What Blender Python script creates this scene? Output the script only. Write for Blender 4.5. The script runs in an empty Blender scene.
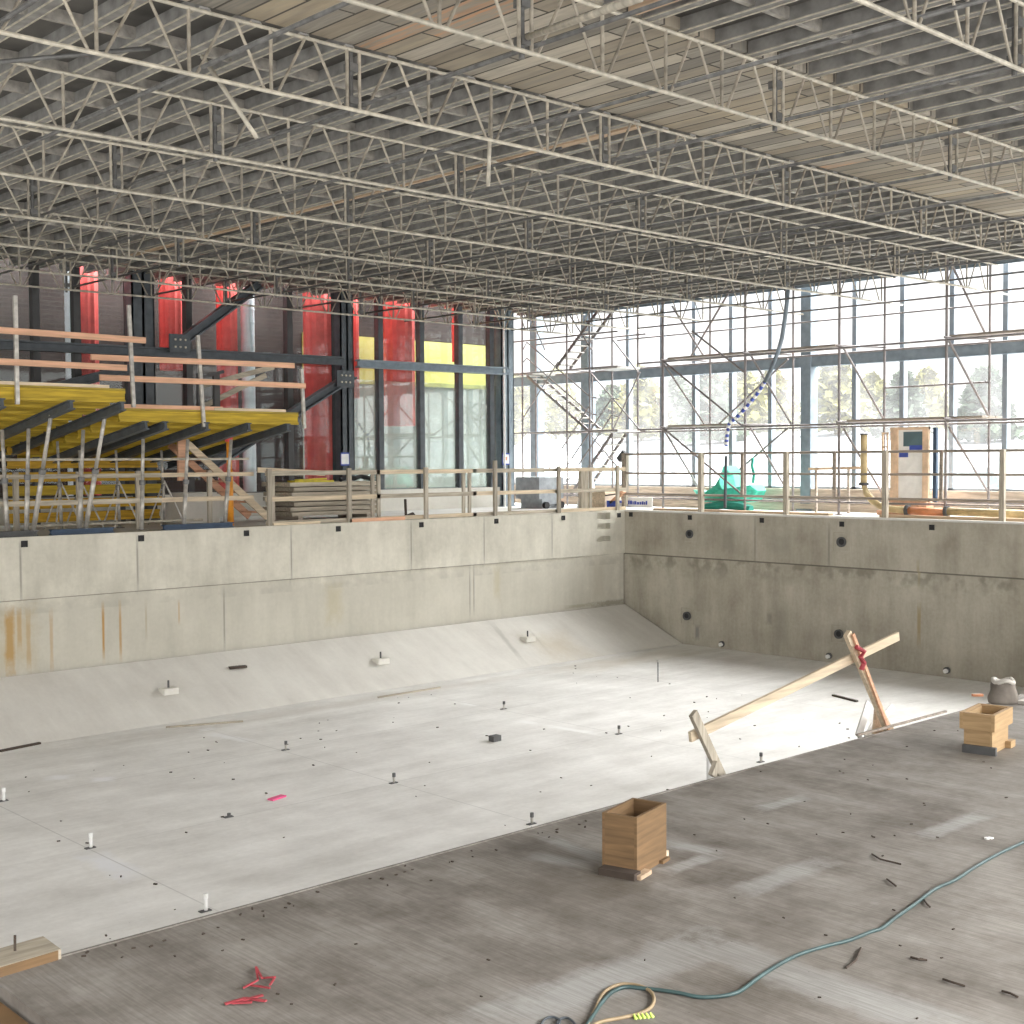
import bpy, math, random
from mathutils import Vector, Matrix
random.seed(7)
C = bpy.context.scene.collection
sc = bpy.context.scene

# ------------------------------------------------------------------ camera frame (metres; pool deck is z = 0)
FPX, YAW, PITCH, ROLL = 1302.12, 0.82097601, -0.03925658, -0.00572284
CAM = Vector((0, 0, 1.25))
cF = Vector((math.cos(YAW)*math.cos(PITCH), math.sin(YAW)*math.cos(PITCH), math.sin(PITCH)))
_R = Vector((math.sin(YAW), -math.cos(YAW), 0)); _U = _R.cross(cF)
cR = _R*math.cos(ROLL) + _U*math.sin(ROLL); cU = _U*math.cos(ROLL) - _R*math.sin(ROLL)
def at(x, y, ax, v):
    d = cF + cR*((x-512)/FPX) - cU*((y-512)/FPX)
    t = (v-CAM[ax])/d[ax]
    return CAM + d*t
XR, YL, ZF, ZN, YN = 24.25, 21.9, -3.17, -1.75, 7.6      # right wall, left wall, pool floor, near slab, ridge
YG, XW = 26.5, 27.0                                       # glazed side wall, window wall

# ------------------------------------------------------------------ node helpers
def newmat(name):
    m = bpy.data.materials.new(name); m.use_nodes = True
    nt = m.node_tree; nt.nodes.clear()
    out = nt.nodes.new('ShaderNodeOutputMaterial'); b = nt.nodes.new('ShaderNodeBsdfPrincipled')
    nt.links.new(b.outputs[0], out.inputs[0])
    return m, nt, b
def N(nt, typ, ins={}, **kw):
    n = nt.nodes.new(typ)
    for k, v in kw.items(): setattr(n, k, v)
    for k, v in ins.items():
        if hasattr(v, 'is_linked') or hasattr(v, 'node'): nt.links.new(v, n.inputs[k])
        else: n.inputs[k].default_value = v
    return n
def math_(nt, op, a, b=0.0, clamp=False):
    n = nt.nodes.new('ShaderNodeMath'); n.operation = op; n.use_clamp = clamp
    for i, v in enumerate((a, b)):
        if hasattr(v, 'node'): nt.links.new(v, n.inputs[i])
        else: n.inputs[i].default_value = v
    return n.outputs[0]
def mix(nt, fac, a, b, mode='MIX'):
    n = nt.nodes.new('ShaderNodeMix'); n.data_type = 'RGBA'; n.blend_type = mode
    for k, v in ((0, fac), (6, a), (7, b)):
        if hasattr(v, 'node'): nt.links.new(v, n.inputs[k])
        else: n.inputs[k].default_value = (v if k == 0 else (*v, 1) if len(v) == 3 else v)
    return n.outputs[2]
def coords(nt): return nt.nodes.new('ShaderNodeTexCoord').outputs['Object']
def noise(nt, vec, scale=(1,1,1), s=1.0, detail=4, rough=.55, color=False):
    mp = N(nt, 'ShaderNodeMapping', {'Vector': vec, 'Scale': scale})
    n = N(nt, 'ShaderNodeTexNoise', {'Vector': mp.outputs[0], 'Scale': s, 'Detail': detail, 'Roughness': rough})
    return n.outputs[1 if color else 0]
def ramp(nt, fac, stops):
    n = nt.nodes.new('ShaderNodeValToRGB'); nt.links.new(fac, n.inputs[0]); e = n.color_ramp.elements
    while len(e) < len(stops): e.new(.5)
    for el, (p, c) in zip(e, stops): el.position = p; el.color = (*c, 1) if len(c) == 3 else c
    return n.outputs[0]
def maprange(nt, v, a, b, c=0., d=1.):
    return N(nt, 'ShaderNodeMapRange', {'Value': v, 'From Min': a, 'From Max': b, 'To Min': c, 'To Max': d}).outputs[0]
def bump(nt, b, h, strength=.3, dist=.01):
    n = N(nt, 'ShaderNodeBump', {'Height': h, 'Strength': strength, 'Distance': dist}); nt.links.new(n.outputs[0], b.inputs['Normal'])
def boxmask(nt, vec, loc, rz, half, soft=.35, nz=None, namt=.5, plane='xy'):
    """soft edged patch of dried grout / stain, placed on the slab itself"""
    rot = (0, 0, rz) if plane == 'xy' else (0, rz, 0)
    mp = N(nt, 'ShaderNodeMapping', {'Vector': vec, 'Location': loc, 'Rotation': rot, 'Scale': half}, vector_type='TEXTURE')
    ab = N(nt, 'ShaderNodeVectorMath', {0: mp.outputs[0]}, operation='ABSOLUTE').outputs[0]
    s = N(nt, 'ShaderNodeSeparateXYZ', {0: ab})
    k = 1 if plane == 'xy' else 2
    m = math_(nt, 'MAXIMUM', s.outputs[0], s.outputs[k])
    if nz is not None: m = math_(nt, 'ADD', m, math_(nt, 'MULTIPLY', math_(nt, 'SUBTRACT', nz, .5), namt*2))
    return maprange(nt, m, 1.0, 1.0-soft)

def plain(name, col, rough=.7, metal=0., var=.12, s=6., rand=.0, scale=(1,1,1), col2=None, bmp=.0):
    m, nt, b = newmat(name); v = coords(nt)
    n = noise(nt, v, scale, s)
    c2 = col2 or tuple(x*(1-2*var) for x in col)
    c = mix(nt, maprange(nt, n, .3, .7), c2, tuple(min(1, x*(1+var)) for x in col))
    if rand:
        oi = nt.nodes.new('ShaderNodeObjectInfo').outputs['Random']
        f = maprange(nt, oi, 0, 1, 1-rand, 1+rand)
        hv = N(nt, 'ShaderNodeHueSaturation', {'Color': c, 'Value': f}); c = hv.outputs[0]
    nt.links.new(c, b.inputs['Base Color']); b.inputs['Roughness'].default_value = rough; b.inputs['Metallic'].default_value = metal
    if bmp: bump(nt, b, n, bmp)
    return m
def wood(name, col, ax, rand=.15, dark=.55, rough=.75):
    sx = [14, 14, 14]; sx[ax] = 1.1
    return plain(name, col, rough, 0, .12, 1.6, rand, tuple(sx), tuple(x*dark for x in col), .15)

# ------------------------------------------------------------------ concrete of walls, floor and slabs
def concrete(name, light, dark, streak=(1,1,1), masks=(), rough=.85, plane='xy', mott=.9, broom=None, bands=(), speck=True):
    m, nt, b = newmat(name); v = coords(nt)
    n1 = noise(nt, v, (1,1,1), mott, 6, .6)
    n2 = noise(nt, v, streak, 1.0, 5, .65)
    n3 = noise(nt, v, (1,1,1), 14, 4, .6)
    f = math_(nt, 'ADD', math_(nt, 'MULTIPLY', n1, .45), math_(nt, 'ADD', math_(nt, 'MULTIPLY', n2, .4), math_(nt, 'MULTIPLY', n3, .15)))
    c = mix(nt, maprange(nt, f, .36, .62), dark, light)
    nz = noise(nt, v, (1,1,1), 3.2, 6, .7); nz2 = noise(nt, v, (1,1,1), 4.5, 8, .8)
    for (axis, lo, hi, col, amt, thr) in bands:
        s = N(nt, 'ShaderNodeSeparateXYZ', {0: v}).outputs[axis]
        g = math_(nt, 'MULTIPLY', maprange(nt, s, lo, lo+.02), maprange(nt, s, hi, hi-.16))
        blot = noise(nt, v, (1,1,1), 3.4, 3, .5)
        g = math_(nt, 'MULTIPLY', math_(nt, 'MULTIPLY', g, maprange(nt, blot, thr, thr+.16)), amt)
        c = mix(nt, g, c, col)
    for (loc, rz, half, col, amt, soft, na) in masks:
        k = boxmask(nt, v, loc, rz, half, soft, nz if na < .7 else nz2, na, plane)
        c = mix(nt, math_(nt, 'MULTIPLY', k, amt), c, col)
    if speck:
        vo = N(nt, 'ShaderNodeTexVoronoi', {'Vector': v, 'Scale': 5.0}).outputs['Distance']
        c = mix(nt, maprange(nt, vo, .035, .02, 0, .5), c, tuple(x*.35 for x in dark))
    h = n3
    if broom:
        w = noise(nt, v, broom, 1.0, 3, .6)
        c = mix(nt, maprange(nt, w, .38, .66, 0, .3), c, tuple(x*.6 for x in dark)); h = w
    nt.links.new(c, b.inputs['Base Color']); b.inputs['Roughness'].default_value = rough
    bump(nt, b, h, .35 if broom else .15, .012)
    return m

def seg(p, q, w, col, amt=.8, soft=.6, na=.45, z=ZN):
    a, b_ = at(*p, 2, z), at(*q, 2, z); c = (a+b_)/2; d = b_-a
    return ((c.x, c.y, z), math.atan2(d.y, d.x), (d.length/2*1.15, w/2*1.5, 1), col, amt, soft, na*1.7)
GR = (.42, .415, .40)
near_masks = [seg((470,1030),(715,941),.34,GR,.9), seg((690,938),(985,1042),.34,GR,.9), seg((545,836),(612,864),.14,GR,.8), seg((532,856),(592,866),.16,GR,.8),
    seg((664,843),(722,853),.16,GR,.8), seg((664,872),(716,855),.13,GR,.8), seg((738,894),(826,860),.2,GR,.75), seg((757,809),(806,797),.14,GR,.75),
    seg((922,836),(988,813),.16,GR,.8), seg((500,905),(640,880),1.2,(.11,.09,.065),.45,.9,.5), seg((640,1000),(900,930),1.3,(.15,.13,.105),.35,.9,.5),
    seg((650,880),(590,885),.5,(.10,.08,.055),.6,.9,.5), seg((960,765),(1024,745),.6,(.14,.115,.08),.5,.9,.5)]
JC = (.38,.37,.35)
flo_masks = [seg((88,852),(136,878),.3,(.78,.79,.82),.7,.7,.5,ZF), seg((45,778),(73,777),.25,(.85,.85,.86),.8,.7,.4,ZF), seg((90,780),(115,779),.22,(.85,.85,.86),.8,.7,.4,ZF),
    seg((205,733),(255,742),.2,(.85,.85,.85),.8,.7,.4,ZF), seg((195,731),(215,728),.2,(.85,.85,.85),.7,.7,.4,ZF), seg((517,721),(538,724),.16,(.88,.88,.86),.8,.7,.4,ZF), seg((541,725),(600,734),.16,(.88,.88,.86),.8,.7,.4,ZF), seg((460,703),(478,706),.14,(.88,.88,.86),.7,.7,.4,ZF)]
for x in (6.5, 10.9, 15.5, 19.8): flo_masks.append(((x, 15, ZF), 0, (.012, 5.5, 1), JC, .45, .5, .3))
for y in (14.15, 17.0): flo_masks.append(((14, y, ZF), 0, (10, .012, 1), JC, .35, .5, .3))
flo_masks += [((21.5,19.2,ZF),0,(2.6,.7,1),(.5,.42,.3),.4,.9,.6), ((15,19.4,ZF),0,(8,.35,1),(.45,.4,.34),.35,.9,.7)]
def wl(px, py0, py1, w, col, amt, na=.4):       # vertical streak on the left pool wall
    a, b_ = at(px, py0, 1, YL), at(px, py1, 1, YL)
    return ((a.x, YL, (a.z+b_.z)/2), 0, (w/2, 1, abs(a.z-b_.z)/2*1.15), col, amt, .6, na)
RU = (.42,.24,.07)
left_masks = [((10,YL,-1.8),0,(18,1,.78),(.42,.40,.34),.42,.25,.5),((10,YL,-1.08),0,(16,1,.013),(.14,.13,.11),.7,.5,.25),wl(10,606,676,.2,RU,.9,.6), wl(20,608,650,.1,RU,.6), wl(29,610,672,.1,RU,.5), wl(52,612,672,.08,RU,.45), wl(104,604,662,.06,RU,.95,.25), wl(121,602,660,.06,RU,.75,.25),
    wl(147,602,640,.06,(.36,.3,.2),.5), wl(180,600,625,.05,RU,.5), wl(335,583,625,.5,(.42,.36,.2),.4,.8), wl(498,565,600,.25,(.45,.4,.25),.45,.8), wl(600,560,600,.5,(.4,.36,.28),.35,.8), wl(612,600,606,1.6,(.22,.2,.15),.7,.9), wl(580,604,608,1.2,(.3,.28,.2),.6,.9), wl(15,606,674,.9,(.40,.30,.14),.35,.8)]
for px, a, b_ in ((20,540,603),(137,536,590),(225,590,650),(411,520,572),(484,516,566),(475,568,617),(291,528,583),(552,514,556),(471,568,617)):
    left_masks.append(wl(px, a, b_, .05, (.2,.19,.16), .65, .3))
def wr(px, py0, py1, w, col, amt, na=.4):
    a, b_ = at(px, py0, 0, XR), at(px, py1, 0, XR)
    return ((XR, a.y, (a.z+b_.z)/2), 0, (1, w/2, abs(a.z-b_.z)/2*1.15), col, amt, .6, na)

def concrete_r():                                # right pool wall, masks in y/z
    m, nt, b = newmat('pool concrete right'); v = coords(nt)
    n1 = noise(nt, v, (1,1,1), .9, 6, .6); n2 = noise(nt, v, (1,3.2,.5), 1., 5, .65); n3 = noise(nt, v, (1,1,1), 14, 4, .6)
    f = math_(nt, 'ADD', math_(nt, 'MULTIPLY', n1, .5), math_(nt, 'ADD', math_(nt, 'MULTIPLY', n2, .35), math_(nt, 'MULTIPLY', n3, .15)))
    c = mix(nt, maprange(nt, f, .36, .62), (.30,.27,.215), (.50,.47,.39))
    sp = N(nt, 'ShaderNodeSeparateXYZ', {0: v})
    g = math_(nt, 'MULTIPLY', maprange(nt, sp.outputs[2], -1.6, -1.2), maprange(nt, sp.outputs[2], -1.09, -1.1))
    blot = noise(nt, v, (1,1,1), 3.4, 3, .5)
    c = mix(nt, math_(nt, 'MULTIPLY', math_(nt, 'MULTIPLY', g, maprange(nt, blot, .46, .62)), .6), c, (.17,.16,.12))
    c = mix(nt, math_(nt, 'MULTIPLY', math_(nt, 'MULTIPLY', maprange(nt, sp.outputs[2], -1.105, -1.095), maprange(nt, sp.outputs[2], -1.062, -1.07)), .75), c, (.07,.065,.05))  # shadow of the step at the lift joint, painted as a dark line
    nz = noise(nt, v, (1,1,1), 3.2, 6, .7)
    for (px, a, b_, w, col, amt) in ((755,518,566,.06,(.2,.19,.16),.5),(829,522,571,.08,(.2,.19,.16),.6),(918,605,645,.1,(.34,.26,.12),.7),(918,560,590,.08,(.34,.28,.16),.5),(696,625,640,.16,(.16,.16,.17),.6),(768,612,625,.2,(.2,.19,.16),.5),(780,600,650,.5,(.28,.27,.22),.4),(728,530,552,.5,(.26,.25,.2),.5),(782,530,556,.8,(.26,.25,.2),.4)):
        (loc, rz, half, col, amt, soft, na) = wr(px, a, b_, w, col, amt)
        mp = N(nt, 'ShaderNodeMapping', {'Vector': v, 'Location': loc, 'Scale': (50, half[1], half[2])}, vector_type='TEXTURE')
        ab = N(nt, 'ShaderNodeVectorMath', {0: mp.outputs[0]}, operation='ABSOLUTE').outputs[0]
        s = N(nt, 'ShaderNodeSeparateXYZ', {0: ab})
        mm = math_(nt, 'ADD', math_(nt, 'MAXIMUM', s.outputs[1], s.outputs[2]), math_(nt, 'MULTIPLY', math_(nt, 'SUBTRACT', nz, .5), .8))
        c = mix(nt, math_(nt, 'MULTIPLY', maprange(nt, mm, 1., .4), amt), c, col)
    nt.links.new(c, b.inputs['Base Color']); b.inputs['Roughness'].default_value = .85; bump(nt, b, n3, .15, .012)
    return m

M = {}
M['floor'] = concrete('pool floor concrete', (.84,.83,.80), (.60,.585,.55), (.5,2.4,1), flo_masks)
M['slope'] = concrete('sloped pool concrete', (.70,.68,.63), (.58,.555,.51), (3.2,.5,1), [((19.4,21,-2.7),-.3,(.09,1.0,9),(.34,.33,.29),.5,.8,.5),((20.3,21,-2.7),-.3,(.04,.5,9),(.40,.385,.35),.4,.8,.5),((20.6,20.6,-2.8),0,(.9,.7,9),(.45,.37,.24),.45,.9,.7)])
M['near'] = concrete('broom finished slab', (.345,.322,.292), (.135,.116,.096), (2.2,.8,1), near_masks, broom=(58,2.2,1), mott=1.7)
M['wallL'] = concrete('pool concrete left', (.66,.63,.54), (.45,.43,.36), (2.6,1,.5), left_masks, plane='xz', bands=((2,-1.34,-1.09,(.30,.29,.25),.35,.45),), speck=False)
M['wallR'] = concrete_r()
M['deck'] = concrete('deck concrete', (.72,.71,.68), (.58,.56,.52), (1,1,1))
M['upstand'] = concrete('pale upstand concrete', (.72,.70,.64), (.60,.58,.52), (1,1,1))
M['steel'] = plain('dark painted steel', (.075,.088,.10), .5, .0, .15)
M['steel2'] = plain('blue grey steel', (.22,.27,.31), .5, .1, .1)
M['mull'] = plain('grey window mullion', (.26,.30,.34), .45, .2, .08)
M['mulld'] = plain('dark mullion', (.05,.05,.05), .5)
M['galv'] = plain('galvanised tube', (.50,.475,.43), .45, .35, .2, 9, .12)
M['galvb'] = plain('bright chord tube', (.57,.53,.44), .5, .15, .2, 7, .08)
M['web'] = plain('weathered web tube', (.42,.38,.31), .6, .2, .25, 7, .2)
M['dtube'] = plain('dark steel tube', (.17,.17,.165), .5, .4, .2, 8, .1)
M['alu'] = plain('aluminium joist', (.30,.295,.28), .6, .1, .2, 5, .12)
M['stube'] = plain('scaffold tube by window', (.25,.225,.22), .5, .3, .15, 6, .08)
M['plyd'] = plain('dark form ply', (.13,.125,.115), .8, 0, .3, 1.2)
M['ply'] = plain('plywood form', (.21,.125,.058), .75, 0, .2, 1.3, .05, (1.5,1.5,20), (.13,.08,.038), .1)
M['plyl'] = plain('pale plywood form', (.43,.29,.15), .75, 0, .12, 1.3, .05, (1.5,1.5,20), (.33,.215,.105), .1); M['crate'] = plain('peach crate timber', (.72,.53,.37), .7)
M['wx'] = wood('timber grey x', (.52,.46,.36), 0); M['wy'] = wood('timber grey y', (.40,.34,.28), 1); M['wz'] = wood('timber grey z', (.46,.41,.33), 2)
M['pinkx'] = wood('new pine x', (.72,.42,.27), 0, .1, .75); M['tanx'] = wood('tan timber x', (.68,.56,.40), 0, .1, .7)
M['tany'] = wood('tan timber y', (.60,.44,.30), 1, .1, .7)
M['yel'] = wood('yellow formwork beam', (.56,.39,.035), 0, .12, .6)
M['yeld'] = wood('yellow form ply', (.40,.30,.05), 0, .1, .6)
M['yelo'] = wood('orange yellow beam', (.60,.36,.03), 0, .15, .5)
M['orange'] = plain('orange painted prop', (.82,.33,.03), .5)
M['red'] = plain('red drape', (.95,.13,.12), .5, 0, .1); M['redp'] = plain('red ribbon', (.42,.06,.075), .6)
M['silver'] = plain('pale reflection bar', (.90,.87,.95), .35, .1, .04)  # near white: brightness of the window reflections put into the colour
M['white'] = plain('white plastic', (.82,.82,.80), .5, 0, .05); M['wht'] = plain('white painted timber', (.80,.79,.76), .7, 0, .06)
M['black'] = plain('black rubber', (.02,.02,.022), .7); M['dgrey'] = plain('dark grey', (.10,.10,.10), .8)
M['blue'] = plain('blue tape', (.05,.09,.42), .5); M['bluepaint'] = plain('navy steel beam', (.03,.06,.11), .5)
M['teal'] = plain('teal hose rubber', (.05,.095,.095), .45, 0, .15); M['tan'] = plain('tan hose rubber', (.36,.27,.16), .5)
M['green'] = plain('green tarpaulin', (.05,.50,.36), .6, 0, .2, 5); M['dgreen'] = plain('dark green tarpaulin', (.02,.25,.19), .6)
M['pipe'] = plain('yellow pump pipe', (.66,.52,.28), .5, 0, .15, 4); M['pipeo'] = plain('orange pipe coupling', (.72,.30,.14), .5)
M['bag'] = plain('brown cement sack', (.20,.175,.15), .9, 0, .2, 5); M['bagl'] = plain('pale sack rim', (.55,.52,.47), .9)
M['twig'] = plain('dark twig', (.07,.052,.04), .9); M['lime'] = plain('lime plastic', (.55,.75,.12), .5); M['pink'] = plain('pink plastic', (.85,.12,.3), .5)
M['grey'] = plain('grey plastic', (.36,.39,.42), .6); M['yplast'] = plain('yellow plastic', (.75,.62,.05), .5)
M['cream'] = plain('pale room wall', (.42,.43,.40), .7, 0, .2, .7); M['lemon'] = plain('lemon form panel', (.58,.56,.16), .6, 0, .15, .8)
M['sill'] = wood('sill timber', (.55,.46,.37), 1, .1, .6); M['snow'] = plain('snowy ground', (.165,.18,.195), .9, 0, .12, .35)
M['lbl'] = plain('pale blue plastic sheet', (.09,.155,.175), .6, 0, .15, 1.5)
M['tree1'] = plain('pale yellow green foliage', (.20,.19,.055), .9, 0, .2, 1.5); M['tree2'] = plain('grey green foliage', (.09,.125,.08), .9, 0, .2, 1.5)
M['bark'] = plain('bark', (.4,.36,.3), .9)
def boards_mat():
    m, nt, b = newmat('old soffit boards'); v = coords(nt)
    s = N(nt, 'ShaderNodeSeparateXYZ', {0: v})
    cmb = N(nt, 'ShaderNodeCombineXYZ', {0: s.outputs[1], 1: s.outputs[0]})
    br = N(nt, 'ShaderNodeTexBrick', {'Vector': cmb.outputs[0], 'Color1': (0,0,0,1), 'Color2': (1,1,1,1), 'Mortar': (.0,.0,.0,1), 'Scale': 1.0, 'Mortar Size': .014, 'Brick Width': 3.3, 'Row Height': .26}, offset=.37)
    g = noise(nt, v, (16,1.2,1), 1.4, 5, .6)
    f = math_(nt, 'ADD', math_(nt, 'MULTIPLY', br.outputs[0], .8), math_(nt, 'MULTIPLY', g, .22))
    c = ramp(nt, f, [(.0,(.13,.11,.085)),(.2,(.38,.33,.255)),(.34,(.22,.21,.185)),(.5,(.56,.51,.42)),(.64,(.28,.26,.225)),(.78,(.46,.385,.27)),(.88,(.36,.33,.27)),(.95,(.66,.33,.16))])
    c = mix(nt, math_(nt, 'MULTIPLY', br.outputs[1], .8), c, (.03,.028,.025))
    c = mix(nt, maprange(nt, noise(nt, v, (3,.8,1), 1.1), .5, .75, 0, .5), c, (.13,.12,.10))
    nt.links.new(c, b.inputs['Base Color']); b.inputs['Roughness'].default_value = .85; bump(nt, b, g, .2)
    return m
M['boards'] = boards_mat()
def brick_mat():
    m, nt, b = newmat('dark brick'); v = coords(nt)
    s = N(nt, 'ShaderNodeSeparateXYZ', {0: v}); cmb = N(nt, 'ShaderNodeCombineXYZ', {0: s.outputs[0], 1: s.outputs[2]})
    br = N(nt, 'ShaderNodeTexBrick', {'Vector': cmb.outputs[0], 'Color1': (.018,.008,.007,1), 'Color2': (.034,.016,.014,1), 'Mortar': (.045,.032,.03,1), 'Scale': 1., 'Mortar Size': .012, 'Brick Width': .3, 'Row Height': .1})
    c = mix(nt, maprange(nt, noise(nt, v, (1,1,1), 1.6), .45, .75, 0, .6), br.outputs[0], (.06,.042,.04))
    nt.links.new(c, b.inputs['Base Color']); b.inputs['Roughness'].default_value = .8
    return m
M['brick'] = brick_mat()
def glass_mat(name, tint, refl, dirt, dcol=(.8,.85,.84), film='ShaderNodeBsdfDiffuse'):
    m = bpy.data.materials.new(name); m.use_nodes = True; nt = m.node_tree; nt.nodes.clear()
    out = nt.nodes.new('ShaderNodeOutputMaterial')
    tr = N(nt, 'ShaderNodeBsdfTransparent', {'Color': (*tint, 1)}); gl = N(nt, 'ShaderNodeBsdfGlossy', {'Roughness': .02, 'Color': (.9,.95,.95,1)})
    df = N(nt, film, {'Color': (*dcol, 1)})
    a = nt.nodes.new('ShaderNodeMixShader'); a.inputs[0].default_value = refl; nt.links.new(tr.outputs[0], a.inputs[1]); nt.links.new(gl.outputs[0], a.inputs[2])
    b = nt.nodes.new('ShaderNodeMixShader'); nt.links.new(a.outputs[0], b.inputs[1]); nt.links.new(df.outputs[0], b.inputs[2])
    v = coords(nt); k = maprange(nt, noise(nt, v, (1,1,.5), .8, 5), .35, .75, dirt*.4, dirt*1.3); nt.links.new(k, b.inputs[0])
    nt.links.new(b.outputs[0], out.inputs[0]); return m
M['glassW'] = glass_mat('dusty window glass', (.96,.97,.975), .03, .06, (.9,.9,.9), 'ShaderNodeBsdfTranslucent')
M['glassL'] = glass_mat('side wall glass', (.85,.90,.89), .022, .008)
M['glassD'] = glass_mat('dusty lower glass', (.85,.92,.90), .10, .30, (.50,.52,.49))

# ------------------------------------------------------------------ mesh helpers
ORG = {}
class MB:
    def __init__(s): s.v = []; s.f = []
    def quad(s, *p):
        i = len(s.v); s.v += [Vector(q) for q in p]; s.f.append(tuple(range(i, i+len(p)))); return s
    def box(s, a, b):
        a = Vector(a); b = Vector(b); i = len(s.v)
        s.v += [Vector((x, y, z)) for z in (a.z, b.z) for y in (a.y, b.y) for x in (a.x, b.x)]
        s.f += [tuple(i+k for k in q) for q in ((0,2,3,1),(4,5,7,6),(0,1,5,4),(2,6,7,3),(0,4,6,2),(1,3,7,5))]
        return s
    def bar(s, p, q, w, h, up=(0,0,1)):
        """square bar from p to q; w across, h along up"""
        p = Vector(p); q = Vector(q); d = (q-p).normalized(); up = Vector(up)
        if abs(d.dot(up)) > .98: up = Vector((1,0,0))
        r = d.cross(up).normalized(); u = r.cross(d)
        i = len(s.v)
        for c in (p, q):
            for (a, b) in ((-1,-1),(1,-1),(1,1),(-1,1)): s.v.append(c + r*(a*w/2) + u*(b*h/2))
        s.f += [tuple(i+k for k in f) for f in ((3,2,1,0),(4,5,6,7),(0,1,5,4),(1,2,6,5),(2,3,7,6),(3,0,4,7))]
        return s
    def cyl(s, p, q, r, n=8, r2=None, cap=True):
        p = Vector(p); q = Vector(q); d = (q-p).normalized(); up = Vector((0,0,1)) if abs(d.z) < .9 else Vector((1,0,0))
        a = d.cross(up).normalized(); b = a.cross(d); i = len(s.v); r2 = r if r2 is None else r2
        for c, rr in ((p, r), (q, r2)):
            for k in range(n):
                t = 2*math.pi*k/n; s.v.append(c + a*(math.cos(t)*rr) + b*(math.sin(t)*rr))
        for k in range(n): s.f.append((i+k, i+(k+1) % n, i+n+(k+1) % n, i+n+k))
        if cap: s.f.append(tuple(i+k for k in range(n-1, -1, -1))); s.f.append(tuple(i+n+k for k in range(n)))
        return s
    def tube(s, pts, r, n=8):
        pts = [Vector(p) for p in pts]; i = len(s.v); m = len(pts)
        for j, p in enumerate(pts):
            d = (pts[min(j+1, m-1)] - pts[max(j-1, 0)]).normalized(); up = Vector((0,0,1)) if abs(d.z) < .9 else Vector((1,0,0))
            a = d.cross(up).normalized(); b = a.cross(d)
            for k in range(n):
                t = 2*math.pi*k/n; s.v.append(p + a*(math.cos(t)*r) + b*(math.sin(t)*r))
        for j in range(m-1):
            for k in range(n): s.f.append((i+j*n+k, i+j*n+(k+1) % n, i+(j+1)*n+(k+1) % n, i+(j+1)*n+k))
        s.f.append(tuple(i+k for k in range(n-1, -1, -1))); s.f.append(tuple(i+(m-1)*n+k for k in range(n)))
        return s
    def hbeam(s, p, q, w, h, up=(0,0,1), tf=.04, tw=.03):
        p = Vector(p); q = Vector(q); d = (q-p).normalized(); r = d.cross(Vector(up)).normalized(); u = r.cross(d)
        for k in (-1, 1): s.bar(p+u*(k*(h-tf)/2), q+u*(k*(h-tf)/2), w, tf, up)
        s.bar(p, q, tw, h-2*tf, up); return s
    def build(s, name, mat, parent=None, origin=None, smooth=False, **props):
        lo = Vector([min(v[i] for v in s.v) for i in range(3)]); hi = Vector([max(v[i] for v in s.v) for i in range(3)])
        if origin is None: origin = Vector(((lo.x+hi.x)/2, (lo.y+hi.y)/2, lo.z if parent is None else (lo.z+hi.z)/2))
        origin = Vector(origin)
        me = bpy.data.meshes.new(name); me.from_pydata([v-origin for v in s.v], [], s.f); me.materials.append(M[mat] if isinstance(mat, str) else mat)
        if smooth:
            for p in me.polygons: p.use_smooth = True
        me.update()
        o = bpy.data.objects.new(name, me); C.objects.link(o); ORG[o.name] = origin
        if parent: o.parent = parent; o.location = origin - ORG[parent.name]
        else: o.location = origin
        for k, v in props.items(): o[k] = v
        return o
def thing(name, label, cat, loc, group=None, **kw):
    o = bpy.data.objects.new(name, None); C.objects.link(o); o.location = Vector(loc); ORG[o.name] = Vector(loc); o.empty_display_size = .2
    if label: o['label'] = label
    if cat: o['category'] = cat
    if group: o['group'] = group
    for k, v in kw.items(): o[k] = v
    return o
def tag(o, label, cat, group=None, **kw):
    o['label'] = label; o['category'] = cat
    if group: o['group'] = group
    for k, v in kw.items(): o[k] = v
    return o
def struct(o): o['kind'] = 'structure'; return o
Z0 = (0,0,0)
ORD = ['first','second','third','fourth','fifth','sixth','seventh','eighth','ninth','tenth','eleventh','twelfth','thirteenth','fourteenth','fifteenth','sixteenth','seventeenth','eighteenth']

# ================================================================== SETTING: pool shell
struct(MB().box((-4,YN,ZF-.2),(XR,20.05,ZF)).build('floor', 'floor', origin=Z0))
# sloped foot of the left wall
m = MB(); m.quad((-4,20.05,ZF),(XR,20.05,ZF),(XR,YL+.0,-2.36),(-4,YL,-2.36)); m.quad((-4,20.05,ZF-.2),(-4,YL,ZF-.2),(XR,YL,ZF-.2),(XR,20.05,ZF-.2)); m.quad((-4,20.05,ZF),(-4,YL,-2.36),(-4,YL,ZF-.2),(-4,20.05,ZF-.2))
struct(m.build('floor_slope', 'slope', origin=Z0))
# near slab with its hidden far slope
m = MB(); x0, x1 = 2.86, XR
m.quad((x0,-3,ZN),(x1,-3,ZN),(x1,YN,ZN),(x0,YN,ZN)); m.quad((x0,YN,ZN),(x1,YN,ZN),(x1,9.0,ZF+.005),(x0,9.0,ZF+.005)); m.quad((x0,-3,ZN),(x0,YN,ZN),(x0,9.0,ZF),(x0,-3,ZF))
struct(m.build('floor_near_slab', 'near', origin=Z0))
struct(MB().box((2.86,YN-.012,ZN-.02),(XR,YN+.012,ZN+.008)).build('trim_1', 'near', origin=Z0))
struct(MB().box((-2,-3,ZN-.12),(2.83,YN-.15,ZN-.06)).build('floor_ply_landing', 'ply', origin=Z0))
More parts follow.
